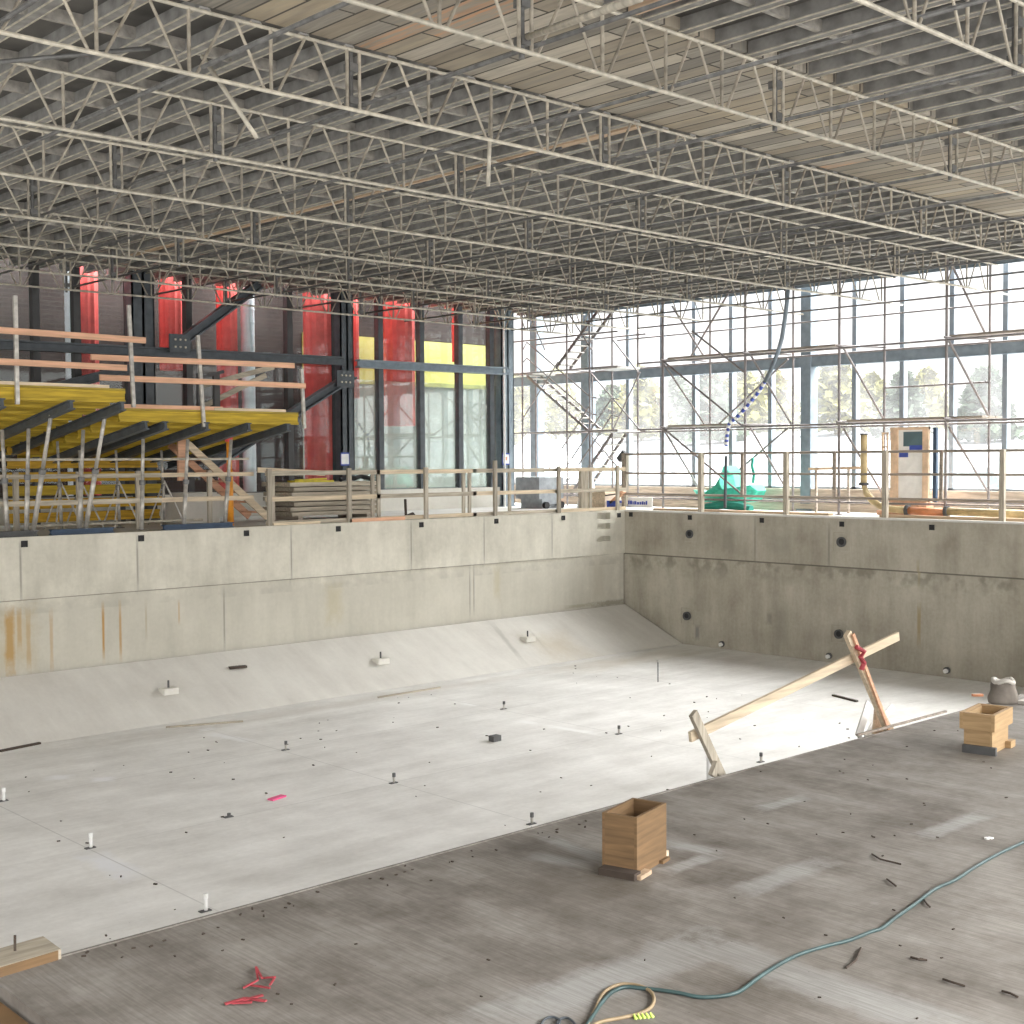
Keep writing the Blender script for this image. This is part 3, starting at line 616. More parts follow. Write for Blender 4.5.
# ================================================================== GUARD along the right edge
t = thing('edge_guardrail', 'guardrail with tube rails and timber posts along the right pool edge', 'guardrail', (24.6, 16, 0))
for px in (700,785,884,1001):
    y = at(px,470,0,24.6).y; MB().box((24.52,y-.10,0),(24.60,y+.0,1.42)).box((24.60,y-.07,0),(24.68,y+.03,1.40)).build('guard_post', 'wz', t)
for px in (623,742,834,941,): y = at(px,470,0,24.62).y; MB().box((24.60,y-.04,0 if px == 623 else .42),(24.65,y+.03,1.42)).build('guard_post', 'wy', t)
for z, r in ((1.40,.028),(.92,.026),(.40,.028)): MB().cyl((24.66,6,z),(24.66,22.35,z),r,8).build('guard_rail', 'wy', t)
for px in (708,): pass
# timbers and pipes on the right deck
tag(MB().box((24.75,16.3,.0),(24.95,21.4,.05)).build('edge_plank', 'tany'), 'long pale plank on the right deck from the corner to the tarpaulin', 'plank')
tag(MB().box((24.7,8,.0),(24.85,15.0,.06)).build('edge_plank', 'tany'), 'long plank lying under the yellow pipe at right', 'plank')
P = [Vector((25.0,15.57,1.77)),Vector((25.0,15.57,1.2)),Vector((25.0,15.57,.72)),Vector((25.0,15.5,.5)),Vector((25.0,15.36,.34)),Vector((25.0,15.15,.22)),Vector((25.0,14.9,.17)),Vector((25.0,14.5,.15))]
t = thing('concrete_pipe', 'yellow steel pump pipe standing on the deck and bending along the edge', 'pipe', P[2])
MB().tube(P, .075, 12).build('pipe_bend', 'pipe', t, smooth=True)
for z in (.70,): MB().cyl((25,15.57,z-.03),(25,15.57,z+.03),.11,14).build('clamp', 'dgrey', t)
for a, b, mt in ((14.5,13.6,'pipeo'),(13.6,11.0,'pipe'),(11.0,7.5,'pipe')):
    MB().cyl((25,a,.15),(25,b,.12),.085,12).build('pipe_run', mt, t, smooth=True); MB().cyl((25,a-.03,.15),(25,a+.04,.15),.12,14).build('clamp', 'dgrey', t)
MB().cyl((25,15.57,1.77),(25,15.57,1.80),.085,12).build('pipe_end', 'dgrey', t)
# wooden crate with plastic sheet
t = thing('panel_crate', 'tall pale wooden crate with plastic front standing by the window wall', 'crate', (26.1, 15, 0))
ya, yb, za, zb, X = 15.47, 14.55, .30, 1.94, 25.95
m = MB()
m.box((X-.04,ya-.18,za),(X+.04,ya,zb)); m.box((X-.04,yb,za),(X+.04,yb+.14,zb)); m.box((X-.05,yb,zb-.06),(X+.05,ya,zb)); m.box((X-.05,yb,za),(X+.05,ya,za+.05)); m.build('crate_frame', 'crate', t)
MB().box((X,yb+.1,za),(X+.02,ya-.16,zb-.04)).build('plastic_front', 'white', t)
MB().box((X-.005,yb+.14,zb-.42),(X,ya-.3,zb-.1)).build('teal_print', 'lbl', t); MB().box((X-.01,yb+.16,zb-.5),(X-.006,ya-.45,zb-.4)).box((X-.01,yb+.5,zb-.66),(X-.006,ya-.2,zb-.55)).build('blue_print', 'blue', t)
MB().box((X+.05,yb-.14,za),(X+.13,yb-.06,zb-.02)).build('blue_edge', 'bluepaint', t, label='dark blue edge strip')
m = MB()
for y in (ya+.08, ya+.20): m.box((X-.02,y,za),(X+.02,y+.03,zb-.1))
for k in range(6): m.box((X-.01,ya+.08,za+.3*k),(X+.01,ya+.23,za+.3*k+.03))
m.build('side_rack', 'tany', t)
MB().box((X-.1,yb-.3,0),(X+.3,ya+.3,.1)).box((X-.1,yb,.1),(X+.2,ya,za)).build('crate_base', 'pinkx', t)
t = thing('trestle', 'low tan timber trestle beside the middle window column', 'trestle', (26, 16.6, 0))
ya, yb = at(809,470,0,26).y, at(862,470,0,26).y
MB().bar((26,ya,1.02),(26,yb,1.05),.06,.06).build('top_bar', 'tany', t); MB().bar((26,yb+.35,0),(26,yb+.35,1.02),.05,.05).bar((26,ya-.2,0),(26,ya-.2,1.0),.05,.05).build('legs', 'wy', t)
# banner at the corner
t = thing('banner_board', 'white board with blue lettering lying on edge at the pool corner', 'board', (24.95, 21.7, .05)); 
a, b = at(622,505,0,24.95), at(652,505,0,24.95); MB().box((24.95,b.y,.04),(24.98,a.y,.30)).build('board', 'white', t)
m = MB(); yy = a.y-.12; r2 = random.Random(5)
while yy > b.y+.15: w = r2.uniform(.03,.07); m.box((24.94,yy-w,.12),(24.95,yy,.12+r2.uniform(.06,.1))); yy -= w+.025
m.build('lettering', 'blue', t)
# dog-leg timber at corner
t = thing('propped_timber', 'brown crooked timbers leaning at the pool corner guard end', 'timber', at(628,508,0,24.7))
MB().bar(at(611,503,0,24.5),at(624,491,0,24.5),.1,.08).build('leaning_block', 'pinkx', t); MB().bar(at(625,506,0,24.7),at(626,455,0,24.7),.12,.1).build('upright', 'wz', t); MB().bar(at(619,460,0,24.72),at(625,452,0,24.72),.1,.14).build('top_clamp', 'dgrey', t)

# ================================================================== LEFT GUARD
t = thing('timber_guardrail', 'pale timber guardrail along the left pool edge in front of the glazed wall', 'guardrail', (19, 22, 0))
for x in (13.94,15.86,17.90,19.93,21.98,24.05): MB().box((x-.045,21.93,0),(x+.045,21.99,1.12 if x != 19.93 else 1.26)).build('guard_post', 'wz', t)
for px in (272,372,378,463,469,509,590): 
    x = at(px,470,1,22.08).x; MB().box((x-.04,22.05,0),(x+.04,22.09,1.06)).build('guard_post', 'wz', t)
seams = [13.9,16.6,19.3,21.9,24.3]; 
for k, (a, b) in enumerate(zip(seams[:-1], seams[1:])):
    for z, h in ((1.03,.09),(.52,.09),(.05,.08)): MB().box((a,22.0,z-h/2),(b+.1,22.045,z+h/2)).build('guard_rail', 'tanx' if (k+int(z*2)) % 2 else 'wx', t)
MB().bar((13.8,22.15,1.1),(15.3,22.02,1.02),.04,.1).build('spare_rail', 'tanx', t); MB().bar((14.0,21.96,.03),(15.1,21.95,.03),.1,.05).build('toe_board', 'tanx', t)
MB().box((15.85,21.93,.0),(17.3,22.0,.07)).build('toe_board', 'pinkx', t)
t = thing('timber_guardrail', 'timber and tube guardrail under the platforms at left', 'guardrail', (11, 22.4, 0))
for x in (6.6,9.15,10.3,11.45,12.95): MB().box((x-.045,22.5,0),(x+.045,22.56,1.1)).build('guard_post', 'wz', t)
for z, h in ((1.02,.08),(.55,.09)): 
    for a, b, mt in ((6,9.0,'wx'),(9.0,11.9,'wx'),(11.9,13.9,'tanx')): MB().box((a,22.46,z-h/2),(b,22.5,z+h/2)).build('guard_rail', mt, t)
MB().cyl((6,22.4,1.32),(13.75,22.4,1.32),.024,8).build('tube_rail', 'galvb', t); MB().cyl((9.5,22.9,.13),(13,22.9,.13),.024,8).build('tube_rail', 'galvb', t)

# ================================================================== RAKED PLATFORMS over the left edge
SL = -.155
def platform(name, label, x0, x1, yf, zt, D, bearers, rails, posts, xr):
    t = thing(name, label, 'platform', ((x0+x1)/2, yf, zt))
    pt = lambda x, s, dz=0: Vector((x, yf+s, zt+SL*s+dz))
    for k in range(int(D/.55)+1):
        s = .04+.55*k; MB().hbeam(pt(x0,s,-.10),pt(x1,s,-.10),.085,.2,(0,0,1),.045,.03).build('timber_beam', 'yel', t)
    m = MB(); a, b, c, d = pt(x0,0,.0),pt(x1,0,.0),pt(x1,D,.0),pt(x0,D,.0); u = Vector((0,0,.03))
    m.quad(d,c,b,a); m.quad(a+u,b+u,c+u,d+u); m.quad(a,b,b+u,a+u); m.quad(b,c,c+u,b+u); m.quad(c,d,d+u,c+u); m.quad(d,a,a+u,d+u); m.build('deck_ply', 'yeld', t)
    MB().box((x0,yf-.02,zt+.03),(x0+(x1-x0)*.55,yf+.03,zt+.10)).build('edge_plank', 'pinkx', t); MB().box((x0+(x1-x0)*.5,yf-.03,zt+.03),(x1-.3,yf+.02,zt+.08)).build('edge_plank', 'tanx', t)
    for x in bearers:
        MB().hbeam(pt(x,-.1,-.28),pt(x,D,-.28),.12,.15,(0,0,1),.02,.05).build('steel_bearer', 'steel', t)
    for x, z1, dx in posts: MB().bar((x+dx,yf-.05,zt-.28),(x,yf-.05,z1),.05,.06).build('guard_post', 'galv', t)
    for (a, b, z, z2, mt) in rails: MB().bar((a,yf-.1,z),(b,yf-.1,z2),.04,.1).build('guard_rail', mt, t)
    return t
platform('raked_platform', 'higher yellow beam platform overhanging the pool at the left edge', 4.5, 10.22, 20.5, 2.47, 5.2, (6.6,8.1,9.23,10.12), ((4.5,10.55,3.36,3.32,'pinkx'),(4.5,10.2,2.86,2.84,'pinkx')), ((8.36,3.9,-.0),(10.28,3.9,.06)), 0)
platform('raked_platform', 'lower yellow beam platform ending beside the middle steel column', 10.5, 14.2, 21.3, 2.18, 4.6, (10.95,11.33,12.16,13.04,13.9), ((9.95,14.05,3.06,3.10,'pinkx'),(10.1,14.3,2.72,2.72,'pinkx')), ((12.02,3.56,.1),(14.25,3.05,.05)), 0)
tag(MB().bar((12.9,22.6,2.35),(14.3,22.6,3.0),.04,.1).bar((12.9,22.6,2.75),(14.3,22.3,3.15),.04,.1).build('loose_boards', 'wx'), 'pair of brown boards slanting up at the end of the lower platform', 'boards')
tag(MB().box((12.55,22.2,2.2),(12.65,22.28,2.95)).box((12.9,22.2,2.2),(13.02,22.28,2.95)).bar((12.55,22.2,2.85),(13.1,22.2,3.0),.05,.06).build('short_posts', 'dgrey'), 'short dark posts standing on the lower platform near its end', 'posts')
# props
def prop(p, q, label, group, r=.03):
    p = Vector(p); q = Vector(q); t = thing('steel_prop', label, 'prop', p, group); mid = p+(q-p)*.52
    MB().cyl(p, mid, r*1.2, 10).build('outer_tube', 'galv', t, smooth=True); MB().cyl(mid, q, r*.95, 10).build('inner_tube', 'galv', t, smooth=True)
    MB().cyl(mid-(q-p).normalized()*.05, mid+(q-p).normalized()*.04, r*1.7, 10).build('collar', 'dtube', t)
    MB().box((p.x-.07,p.y-.07,p.z-.01),(p.x+.07,p.y+.07,p.z+.0)).build('base_plate', 'dtube', t)
    return t
prop((9.23,22.0,.11),(9.23,21.2,2.06),'raking steel prop leaning over the pool, the left one','raking props of the higher platform',.036)
prop((10.17,22.0,.11),(10.17,21.17,2.06),'raking steel prop leaning over the pool, the right one','raking props of the higher platform',.036)
for k, (x, y, z0, xt) in enumerate(((8.9,22.3,.02,8.84),(9.17,22.15,.11,9.24),(10.14,22.2,.02,10.25),(11.3,22.12,.03,11.36),(12.16,22.12,.03,12.27),(13.04,22.12,.11,13.2))):
    zb = (2.47+SL*(y-20.5)-.36) if x < 10.4 else (2.18+SL*(y-21.3)-.36)
    prop((x,y,z0),(xt,y,zb),'upright grey steel prop of the front row under the platforms, %s from the left' % ORD[k],'upright front props under the platforms',.034)
for k, (x, xt) in enumerate(((10.35,10.3),(10.75,10.72),(11.5,11.45),(12.45,12.4),(8.1,8.1))):
    y = 23.4; zb = (2.47+SL*(y-20.5)-.36) if x < 10.4 else (2.18+SL*(y-21.3)-.36)
    prop((x,y,.02),(xt,y,zb),'thinner back row prop under the platforms, %s' % ('at the left edge of the photo' if k == 4 else ORD[k]+' from the first raking prop'),'thin back props under the platforms',.026)
    m = MB(); m.cyl((x,y,.9),(x+.35,y-.15,.03),.016,6).cyl((x,y,.9),(x-.2,y+.3,.03),.016,6).cyl((x,y,.9),(x-.25,y-.3,.03),.016,6)
    tag(m.build('prop_tripod', 'galv'), 'folding tripod legs around a thin back prop, %s' % ('at the left edge' if k == 4 else ORD[k]+' from the left'), 'tripod', 'tripods of the thin props')
for (a, b, y, mt, w) in ((5.5,9.3,22.05,'dgrey','at the left edge'),(9.55,10.7,22.05,'bluepaint','below the right raking prop'),(11.7,13.15,22.05,'bluepaint','longest, under the last two front props')):
    tag(MB().hbeam((a,y,.05),(b,y,.05),.16,.1,(0,0,1),.02,.05).build('base_beam', mt), 'dark steel beam lying along the left pool edge, ' + w, 'beam')
t = thing('orange_prop', 'bright orange steel prop at the end of the lower platform', 'prop', (13.46,22.6,0))
MB().cyl((13.46,22.62,0),(13.45,22.62,1.1),.065,12).build('outer_tube', 'orange', t, smooth=True); MB().cyl((13.45,22.62,1.1),(13.44,22.62,1.66),.05,12).build('inner_tube', 'orange', t, smooth=True); MB().cyl((13.44,22.62,1.66),(13.44,22.62,1.86),.07,8,.11).build('head', 'red', t)
# stacked yellow beams
n = 0
for r_ in range(6):
    for (a, b) in ((6.9,9.75),(10.0,13.2)):
        z = .10+.265*r_; 
        if r_ == 5 and a > 9: b = 12.6
        n += 1
        tag(MB().hbeam((a+.05*math.sin(r_*3+a),25.0,z+.09),(b+.06*math.sin(r_*5+a),25.0,z+.09),.10,.19,(0,0,1),.05,.03).build('formwork_beam', 'yelo' if (r_*3+int(a)) % 4 else 'yel'), 'yellow timber formwork beam in the %s stack under the platforms, %s layer from the bottom' % ('left' if a < 9 else 'right', ORD[r_]), 'beam', 'yellow beams stacked under the platforms')
for x in (8.0,9.3,10.6,12.4): tag(MB().box((x,25.15,0),(x+.1,25.25,1.75)).build('rack_post', 'steel'), 'dark rack post behind the stacked yellow beams', 'post', 'rack posts behind the yellow beams')
# timber steps
t = thing('timber_steps', 'pine timber steps leaning from the lower platform down to the deck', 'steps', (14.2,23.2,0))
for dy, o in ((0,0),(.7,.0)): MB().bar((12.75,23.0+dy,1.62),(14.55,23.0+dy,.12),.05,.14,(0,0,1)).build('stringer', 'pinkx' if dy else 'tanx', t)
for k in range(7): u = (k+.5)/7; MB().box((12.75+1.8*u-.10,23.0,1.62-1.5*u-.015),(12.75+1.8*u+.10,23.7,1.62-1.5*u+.015)).build('tread', 'pinkx', t)
MB().box((12.55,23.0,.9),(12.75,23.06,1.7)).build('top_post', 'pinkx', t)
tag(MB().box((13.35,24.3,0),(14.2,25.1,.5)).box((13.5,24.4,.5),(14.2,25.1,.62)).build('concrete_block', 'upstand'), 'pale concrete block behind the timber steps', 'block')
# stack of grey timber panels
zz = .1
for k in range(7):
    h = .105; dx = .05*math.sin(k*4)
    tag(MB().box((15.35+dx,23.3,zz),(17.65+dx*.6,24.4,zz+h-.02)).build('formwork_sheet', 'wx'), 'grey timber formwork panel on the stack behind the guardrail, %s from the bottom' % ORD[k], 'panel', 'stacked grey formwork panels'); zz += h
for x, w in ((15.5,'left'),(17.3,'right')): tag(MB().box((x,23.3,0),(x+.12,24.4,.1)).build('bearer_block', 'wy'), 'timber bearer under the panel stack, the %s one' % w, 'block', 'bearers under the panel stack')
tag(MB().box((15.5,23.4,zz-.02),(16.5,23.7,zz+.02)).bar((15.6,23.5,zz+.03),(16.4,23.6,zz+.05),.12,.03).build('yellow_sheet', 'yplast'), 'bright yellow strip lying on the grey panel stack', 'sheet')
m = MB(); m.tube([(16.7,23.45,zz+.02),(16.9,23.5,zz+.08),(17.1,23.45,zz+.05),(17.3,23.5,zz+.09),(17.55,23.45,zz+.03)],.05,7)
tag(m.build('black_netting', 'black'), 'crumpled black netting on the grey panel stack', 'netting')
tag(MB().cyl((18.0,22.6,0),(18.05,22.6,.12),.18,7,.02).cyl((17.85,22.6,0),(17.85,22.62,.42),.03,6).build('rubble_pile', 'twig'), 'small brown rubble pile on the deck behind the guardrail', 'rubble')
# clutter beyond the corner of the left guard
tag(MB().box((23.6,24.3,.25),(24.5,25.2,.82)).box((23.7,24.3,0),(24.4,25.1,.25)).build('grey_bin', 'grey'), 'grey box trolley beyond the end of the left guardrail', 'box')
tag(MB().cyl((24.3,24.15,.09),(24.3,24.25,.09),.09,12).cyl((23.75,24.15,.09),(23.75,24.25,.09),.09,12).cyl((23.75,24.2,.09),(24.3,24.2,.09),.015,6).build('trolley_wheels', 'black'), 'pair of small black wheels in front of the grey box', 'wheels')
tag(MB().box((23.1,22.3,0),(23.35,22.4,1.05)).build('upright_plank', 'wz'), 'wide grey plank standing upright behind the left guardrail near its end', 'plank')
tag(MB().box((24.5,22.8,0),(25.1,23.4,.42)).box((24.6,22.9,.42),(25.1,23.3,.48)).build('cardboard_box', 'tanx'), 'tan box on the deck at the foot of the stair tower', 'box')
t = thing('small_machine', 'small machine with blue casing at the foot of the stair tower', 'machine', (24.6,22.5,0)); MB().box((24.45,22.4,0),(24.85,22.7,.22)).build('casing', 'blue', t); MB().box((24.5,22.38,.05),(24.8,22.4,.16)).build('face', 'white', t); MB().bar((24.2,22.5,.36),(24.95,22.5,.42),.05,.03).build('handle', 'twig', t)
tag(MB().cyl((25.0,23.9,0),(25.0,23.9,1.0),.3,12,.12).build('wrapped_bundle', 'white'), 'white plastic wrapped bundle below the stair flight', 'bundle')

# ================================================================== ON THE POOL FLOOR
def stub(x, y, z, h, white, label, group):
    t = thing('pipe_stub', label, 'pipe stub', (x, y, z), group)
    MB().cyl((x,y,z-.02),(x,y,z+h),.019,10).build('pipe', 'white' if white else 'galv', t, smooth=True); MB().cyl((x,y,z+h-.045),(x,y,z+h+.008),.024,10).build('cap', 'white' if white else 'dgrey', t)
    MB().box((x-.07,y-.03,z-.01),(x+.05,y+.03,z+.01)).build('base_debris', 'dgrey', t)
for px, py, w, l in ((4,801,1,'white pipe stub on the pool floor at the left edge of the photo'),(91,848,1,'white pipe stub at the end of a whitish smear on the pool floor'),(206,911,1,'white pipe stub beside the near slab edge, lower left'),(532,824,0,'grey pipe stub beside the slab edge left of the tall plywood box'),(394,783,0,'grey pipe stub in the middle of the pool floor'),(286,750,0,'grey pipe stub left of centre, above the pink scrap'),(504,709,0,'grey pipe stub above the small grey block'),(619,734,0,'grey pipe stub left of the timber frame'),(761,762,0,'grey pipe stub between the stakes of the timber frame'),(229,817,0,'very short dark stub on the left pool floor')):
    p = at(px, py, 2, ZF); stub(p.x, p.y, ZF, .17 if w else (.13 if px != 229 else .04), w, l, 'pipe stubs on the pool floor')
p = at(658,682,2,ZF); t = thing('floor_rod', 'tall thin rod standing on the pool floor near the right wall', 'rod', p); MB().cyl(p, p+Vector((0,0,.42)), .012, 6).build('rod', 'dtube', t); MB().cyl(p+Vector((0,0,.40)), p+Vector((0,0,.44)), .03, 8).build('tip', 'galv', t)
for px, py, l in ((168,692,'leftmost'),(380,662,'middle'),(527,640,'rightmost')):
    # points on the slope plane
    n_ = Vector((0,.81,-1.85)).normalized(); d = cF + cR*((px-512)/FPX) - cU*((py-512)/FPX); s = (Vector((0,20.05,ZF))-CAM).dot(n_)/d.dot(n_); p = CAM+d*s+Vector((0,-.02,.05))
    t = thing('anchor_block', 'small pale block with a pin on the sloped left floor, %s of three' % l, 'block', p, 'pinned blocks on the sloped floor')
    MB().box((p.x-.14,p.y-.12,p.z-.08),(p.x+.14,p.y+.1,p.z+.03)).build('block', 'upstand', t); MB().cyl(p, p+Vector((0,0,.16)),.018,8).build('pin', 'dgrey', t)
p = at(495,741,2,ZF); t = tag(MB().box((p.x-.08,p.y-.06,ZF),(p.x+.08,p.y+.06,ZF+.09)).build('concrete_block', 'dgrey'), 'small dark grey block lying on the middle of the pool floor', 'block')
p = at(278,799,2,ZF); tag(MB().bar((p.x-.12,p.y,ZF+.01),(p.x+.12,p.y+.05,ZF+.015),.1,.02).build('pink_scrap', 'pink'), 'bright pink scrap lying on the pool floor', 'scrap')
def lath(p, q, z, w, h, mat, label, cat='lath', name='timber_lath'):
    a, b = at(*p,2,z), at(*q,2,z); u = Vector((0,0,h/2+.001)); tag(MB().bar(a+u,b+u,w,h).build(name, mat), label, cat)
lath((166,728),(243,722),ZF,.05,.025,'wx','thin lath at the toe of the slope, lower left'); lath((378,698),(440,688),ZF,.05,.025,'wx','thin lath at the toe of the slope near the middle'); lath((833,696),(857,702),ZF,.06,.03,'twig','dark lath lying on the sunlit floor right of the board'); lath((0,752),(40,744),ZF,.06,.03,'twig','dark lath at the toe of the slope at the left edge')
p = at(237,668,1,21.6); 
n_ = Vector((0,.81,-1.85)).normalized(); d = cF + cR*((237-512)/FPX) - cU*((668-512)/FPX); s = (Vector((0,20.05,ZF))-CAM).dot(n_)/d.dot(n_); p = CAM+d*s
tag(MB().bar(p+Vector((-.16,0,.02)),p+Vector((.16,-.06,.02)),.12,.04).build('wood_scrap', 'twig'), 'dark wood scrap on the sloped floor right of the leftmost pinned block', 'scrap')
r3 = random.Random(11)
def grit(n, fx, fy, z, label, name='debris_grit', smax=.03):
    m = MB()
    for k in range(n):
        x, y = fx(), fy(); s = r3.uniform(.008, smax); a = r3.random()*3.14
        m.bar((x-math.cos(a)*s,y-math.sin(a)*s,z+s*.3),(x+math.cos(a)*s,y+math.sin(a)*s,z+s*.3),s*.9,s*.7)
    tag(m.build(name, 'twig'), label, 'debris', kind='stuff')
grit(110, lambda: r3.uniform(3,20), lambda: r3.uniform(11,19.5), ZF, 'dark grit scattered over the pool floor', smax=.022)
grit(80, lambda: r3.uniform(3,14), lambda: r3.uniform(3.5,7.5), ZN, 'dark grit scattered over the near slab', smax=.012)
p = at(540,615,2,ZF)
grit(35, lambda: r3.uniform(3.4,8), lambda: r3.uniform(7.3,7.55), ZN, 'crumbs along the edge of the near slab', smax=.015)

# ================================================================== ON THE NEAR SLAB
# tall plywood box
def plybox(c, w, d, h, ang, mat, name, label, cleats, band=None, th=.022):
    t = thing(name, label, 'formwork box', (c[0], c[1], ZN)); R = Matrix.Rotation(ang, 3, 'Z')
    def tf(m):
        m.v = [R @ v + Vector((c[0], c[1], ZN)) for v in m.v]; return m
    for k, (a, b) in enumerate((((-w/2,-d/2,0),(w/2,-d/2+th,h)),((-w/2,d/2-th,0),(w/2,d/2,h)),((-w/2,-d/2+th,0),(-w/2+th,d/2-th,h)),((w/2-th,-d/2+th,0),(w/2,d/2-th,h)))): tf(MB().box(a, b)).build('side_board', mat, t)
    if band:
        b0, b1, e = band
        for (a, b) in (((-w/2-e,-d/2-e,b0),(w/2+e,-d/2,b1)),((-w/2-e,d/2,b0),(w/2+e,d/2+e,b1)),((-w/2-e,-d/2,b0),(-w/2,d/2,b1)),((w/2,-d/2,b0),(w/2+e,d/2,b1))): tf(MB().box(a, b)).build('collar_board', mat, t)
    for a, b, mt in cleats: tf(MB().box(a, b)).build('cleat', mt, t)
    return t
b1 = at(605,869,2,ZN); b2 = at(637,877,2,ZN); b3 = at(667,859,2,ZN)
v1 = b1-b2; v2 = b3-b2; ang = math.atan2(v2.y, v2.x)
c = b2+(v1+v2)/2; w, d = v2.length, v1.length
w = .46; d = .34
ux = Vector((math.cos(ang), math.sin(ang), 0)); uy = Vector((-ux.y, ux.x, 0)); w = v2.length*.98; d = abs(v1.dot(uy)); c = b2 + ux*w/2 + uy*d/2
plybox((c.x, c.y), w, d, .43, ang, 'ply', 'formwork_box', 'tall open plywood formwork box on the near slab', (((-w/2-.10,-d/2-.03,0),(-w/2,d/2-.02,.05),'twig'),((-w/2-.06,-d/2-.06,0),(-w/2+.12,-d/2-.0,.03),'tany'),((w/2,-d/2,0),(w/2+.04,-d/2+.09,.06),'tanx'),((w/2-.12,-d/2-.03,0),(w/2-.0,-d/2,.025),'ply')))
b1 = at(970,748,2,ZN); b2 = at(992,755,2,ZN); b3 = at(1008,746,2,ZN); v2 = b3-b2; v1 = b1-b2; ang = math.atan2(v2.y, v2.x)
ux = Vector((math.cos(ang), math.sin(ang), 0)); uy = Vector((-ux.y, ux.x, 0)); w = v2.length; d = abs(v1.dot(uy)); c = b2+ux*w/2+uy*d/2
plybox((c.x, c.y), w, d, .40, ang, 'plyl', 'formwork_box', 'short pale plywood box with a collar at the right of the near slab', (((-w/2-.05,-d/2-.05,0),(-w/2,d/2,.08),'dgrey'),((w/2-.1,-d/2-.06,0),(w/2+.05,-d/2,.07),'plyl'),((w/2,-d/2,0),(w/2+.04,d/2,.05),'plyl')), (.24,.41,.035))
# timber frame with the long board
Yp = 7.8
def pl(x, y, Y=Yp): return at(x, y, 1, Y)
t = thing('timber_stake_frame', 'long board nailed slanting between two leaning stakes at the slab edge', 'timber frame', (11.5, Yp, -2))
MB().bar(pl(690,737,7.84),pl(898,636,7.84),.035,.10).build('long_board', 'tanx', t)
MB().bar(pl(693,713,7.78),pl(727,788,7.78),.045,.09,(1,0,0)).bar(pl(712,776,7.74),pl(717,762,7.74),.05,.07,(1,0,0)).build('left_stake', 'wz', t)
MB().bar(pl(847,633,7.78),pl(893,742,7.78),.05,.09,(1,0,0)).build('right_stake', 'tanx', t, label='brown stake with red tint')
MB().bar(pl(853,634,7.73),pl(889,730,7.73),.02,.04,(1,0,0)).build('stake_batten', 'pinkx', t)
m = MB(); a, b, c_ = pl(877,704,7.86), pl(897,733,7.86), pl(874,734,7.86); m.quad(a,b,c_); m.quad(c_+Vector((0,.03,0)),b+Vector((0,.03,0)),a+Vector((0,.03,0))); m.quad(a,a+Vector((0,.03,0)),b+Vector((0,.03,0)),b); m.quad(c_,c_+Vector((0,.03,0)),a+Vector((0,.03,0)),a); m.build('gusset', 'tany', t)
p = pl(859,652,7.7); m = MB(); m.tube([p+Vector((-.05,0,.06)),p+Vector((.06,-.03,.0)),p+Vector((-.02,-.03,-.05)),p+Vector((.07,-.02,-.12)),p+Vector((.05,0,-.2))],.028,7); tag(m.build('red_ribbon', 'redp'), 'red ribbon tied round the right stake', 'ribbon')
for p, q, w, l in (((858,737),(869,703),.09,'left of the right stake, steepest'),((869,736),(893,706),.07,'leaning to the right behind the right stake'),((866,737),(880,712),.05,'narrow, between the other two')):
    tag(MB().bar(pl(*p,8.0),pl(*q,8.15),.02,w,(1,0,0)).build('white_plank', 'wht'), 'short white plank at the slab edge, ' + l, 'plank', 'white planks by the right stake')
tag(MB().bar(at(857,737,2,ZN)+Vector((0,0,.02)),at(946,713,2,ZN)+Vector((0,0,.02)),.03,.022).build('edge_strip', 'wy'), 'thin grey timber strip lying on the slab edge right of the right stake', 'lath')
p = at(710,780,1,8.1); tag(MB().cyl(Vector((p.x,8.1,-2.3)), Vector((p.x,8.1,at(710,757,1,8.1).z)), .035, 10).build('pvc_pipe', 'white', smooth=True), 'white upright pipe beside the left stake', 'pipe')
# sack
def sack():
    a = at(1003,703,2,ZN); m = MB(); nu, nv = 14, 8; r2 = random.Random(2)
    for j in range(nv+1):
        v = j/nv; z = .26*v
        sx = .17*(1-.22*v**3)*(1+.05*math.sin(7*v)); sy = .12*(1-.2*v)
        for i in range(nu):
            u = 2*math.pi*i/nu; e = .72
            cx = math.copysign(abs(math.cos(u))**e, math.cos(u)); cy = math.copysign(abs(math.sin(u))**e, math.sin(u))
            k = 1+r2.uniform(-.04,.04)
            m.v.append(Vector((a.x+(cx*sx*.73+cy*sy*.68)*k, a.y+(-cx*sx*.68+cy*sy*.73)*k, ZN+z+r2.uniform(-.006,.006))))
    for j in range(nv):
        for i in range(nu): m.f.append((j*nu+i, j*nu+(i+1)%nu, (j+1)*nu+(i+1)%nu, (j+1)*nu+i))
    m.f.append(tuple(nv*nu+i for i in range(nu))); m.f.append(tuple(range(nu-1,-1,-1)))
    t = thing('cement_sack', 'brown half empty cement sack standing at the right end of the slab edge', 'sack', (a.x,a.y,ZN)); m.build('sack_body', 'bag', t, smooth=True)
    ring = [Vector((a.x+math.cos(u)*.12*.73+math.sin(u)*.1*.68, a.y-math.cos(u)*.12*.68+math.sin(u)*.1*.73, ZN+.27+.02*math.sin(3*u))) for u in [2*math.pi*k/14 for k in range(15)]]
    MB().tube(ring, .028, 7).build('rolled_rim', 'bagl', t, smooth=True)
    q = a+Vector((.22,-.22,0)); MB().box((q.x-.14,q.y-.1,ZN),(q.x+.1,q.y+.08,ZN+.04)).build('spilt_lip', 'bagl', t)
sack()
p = at(983,697,2,ZN+.01); tag(MB().bar(p+Vector((-.08,0.1,.02)),p+Vector((.03,.02,.02)),.05,.03).build('plastic_scrap', 'pipeo'), 'small orange red cap beside the brown sack', 'cap')
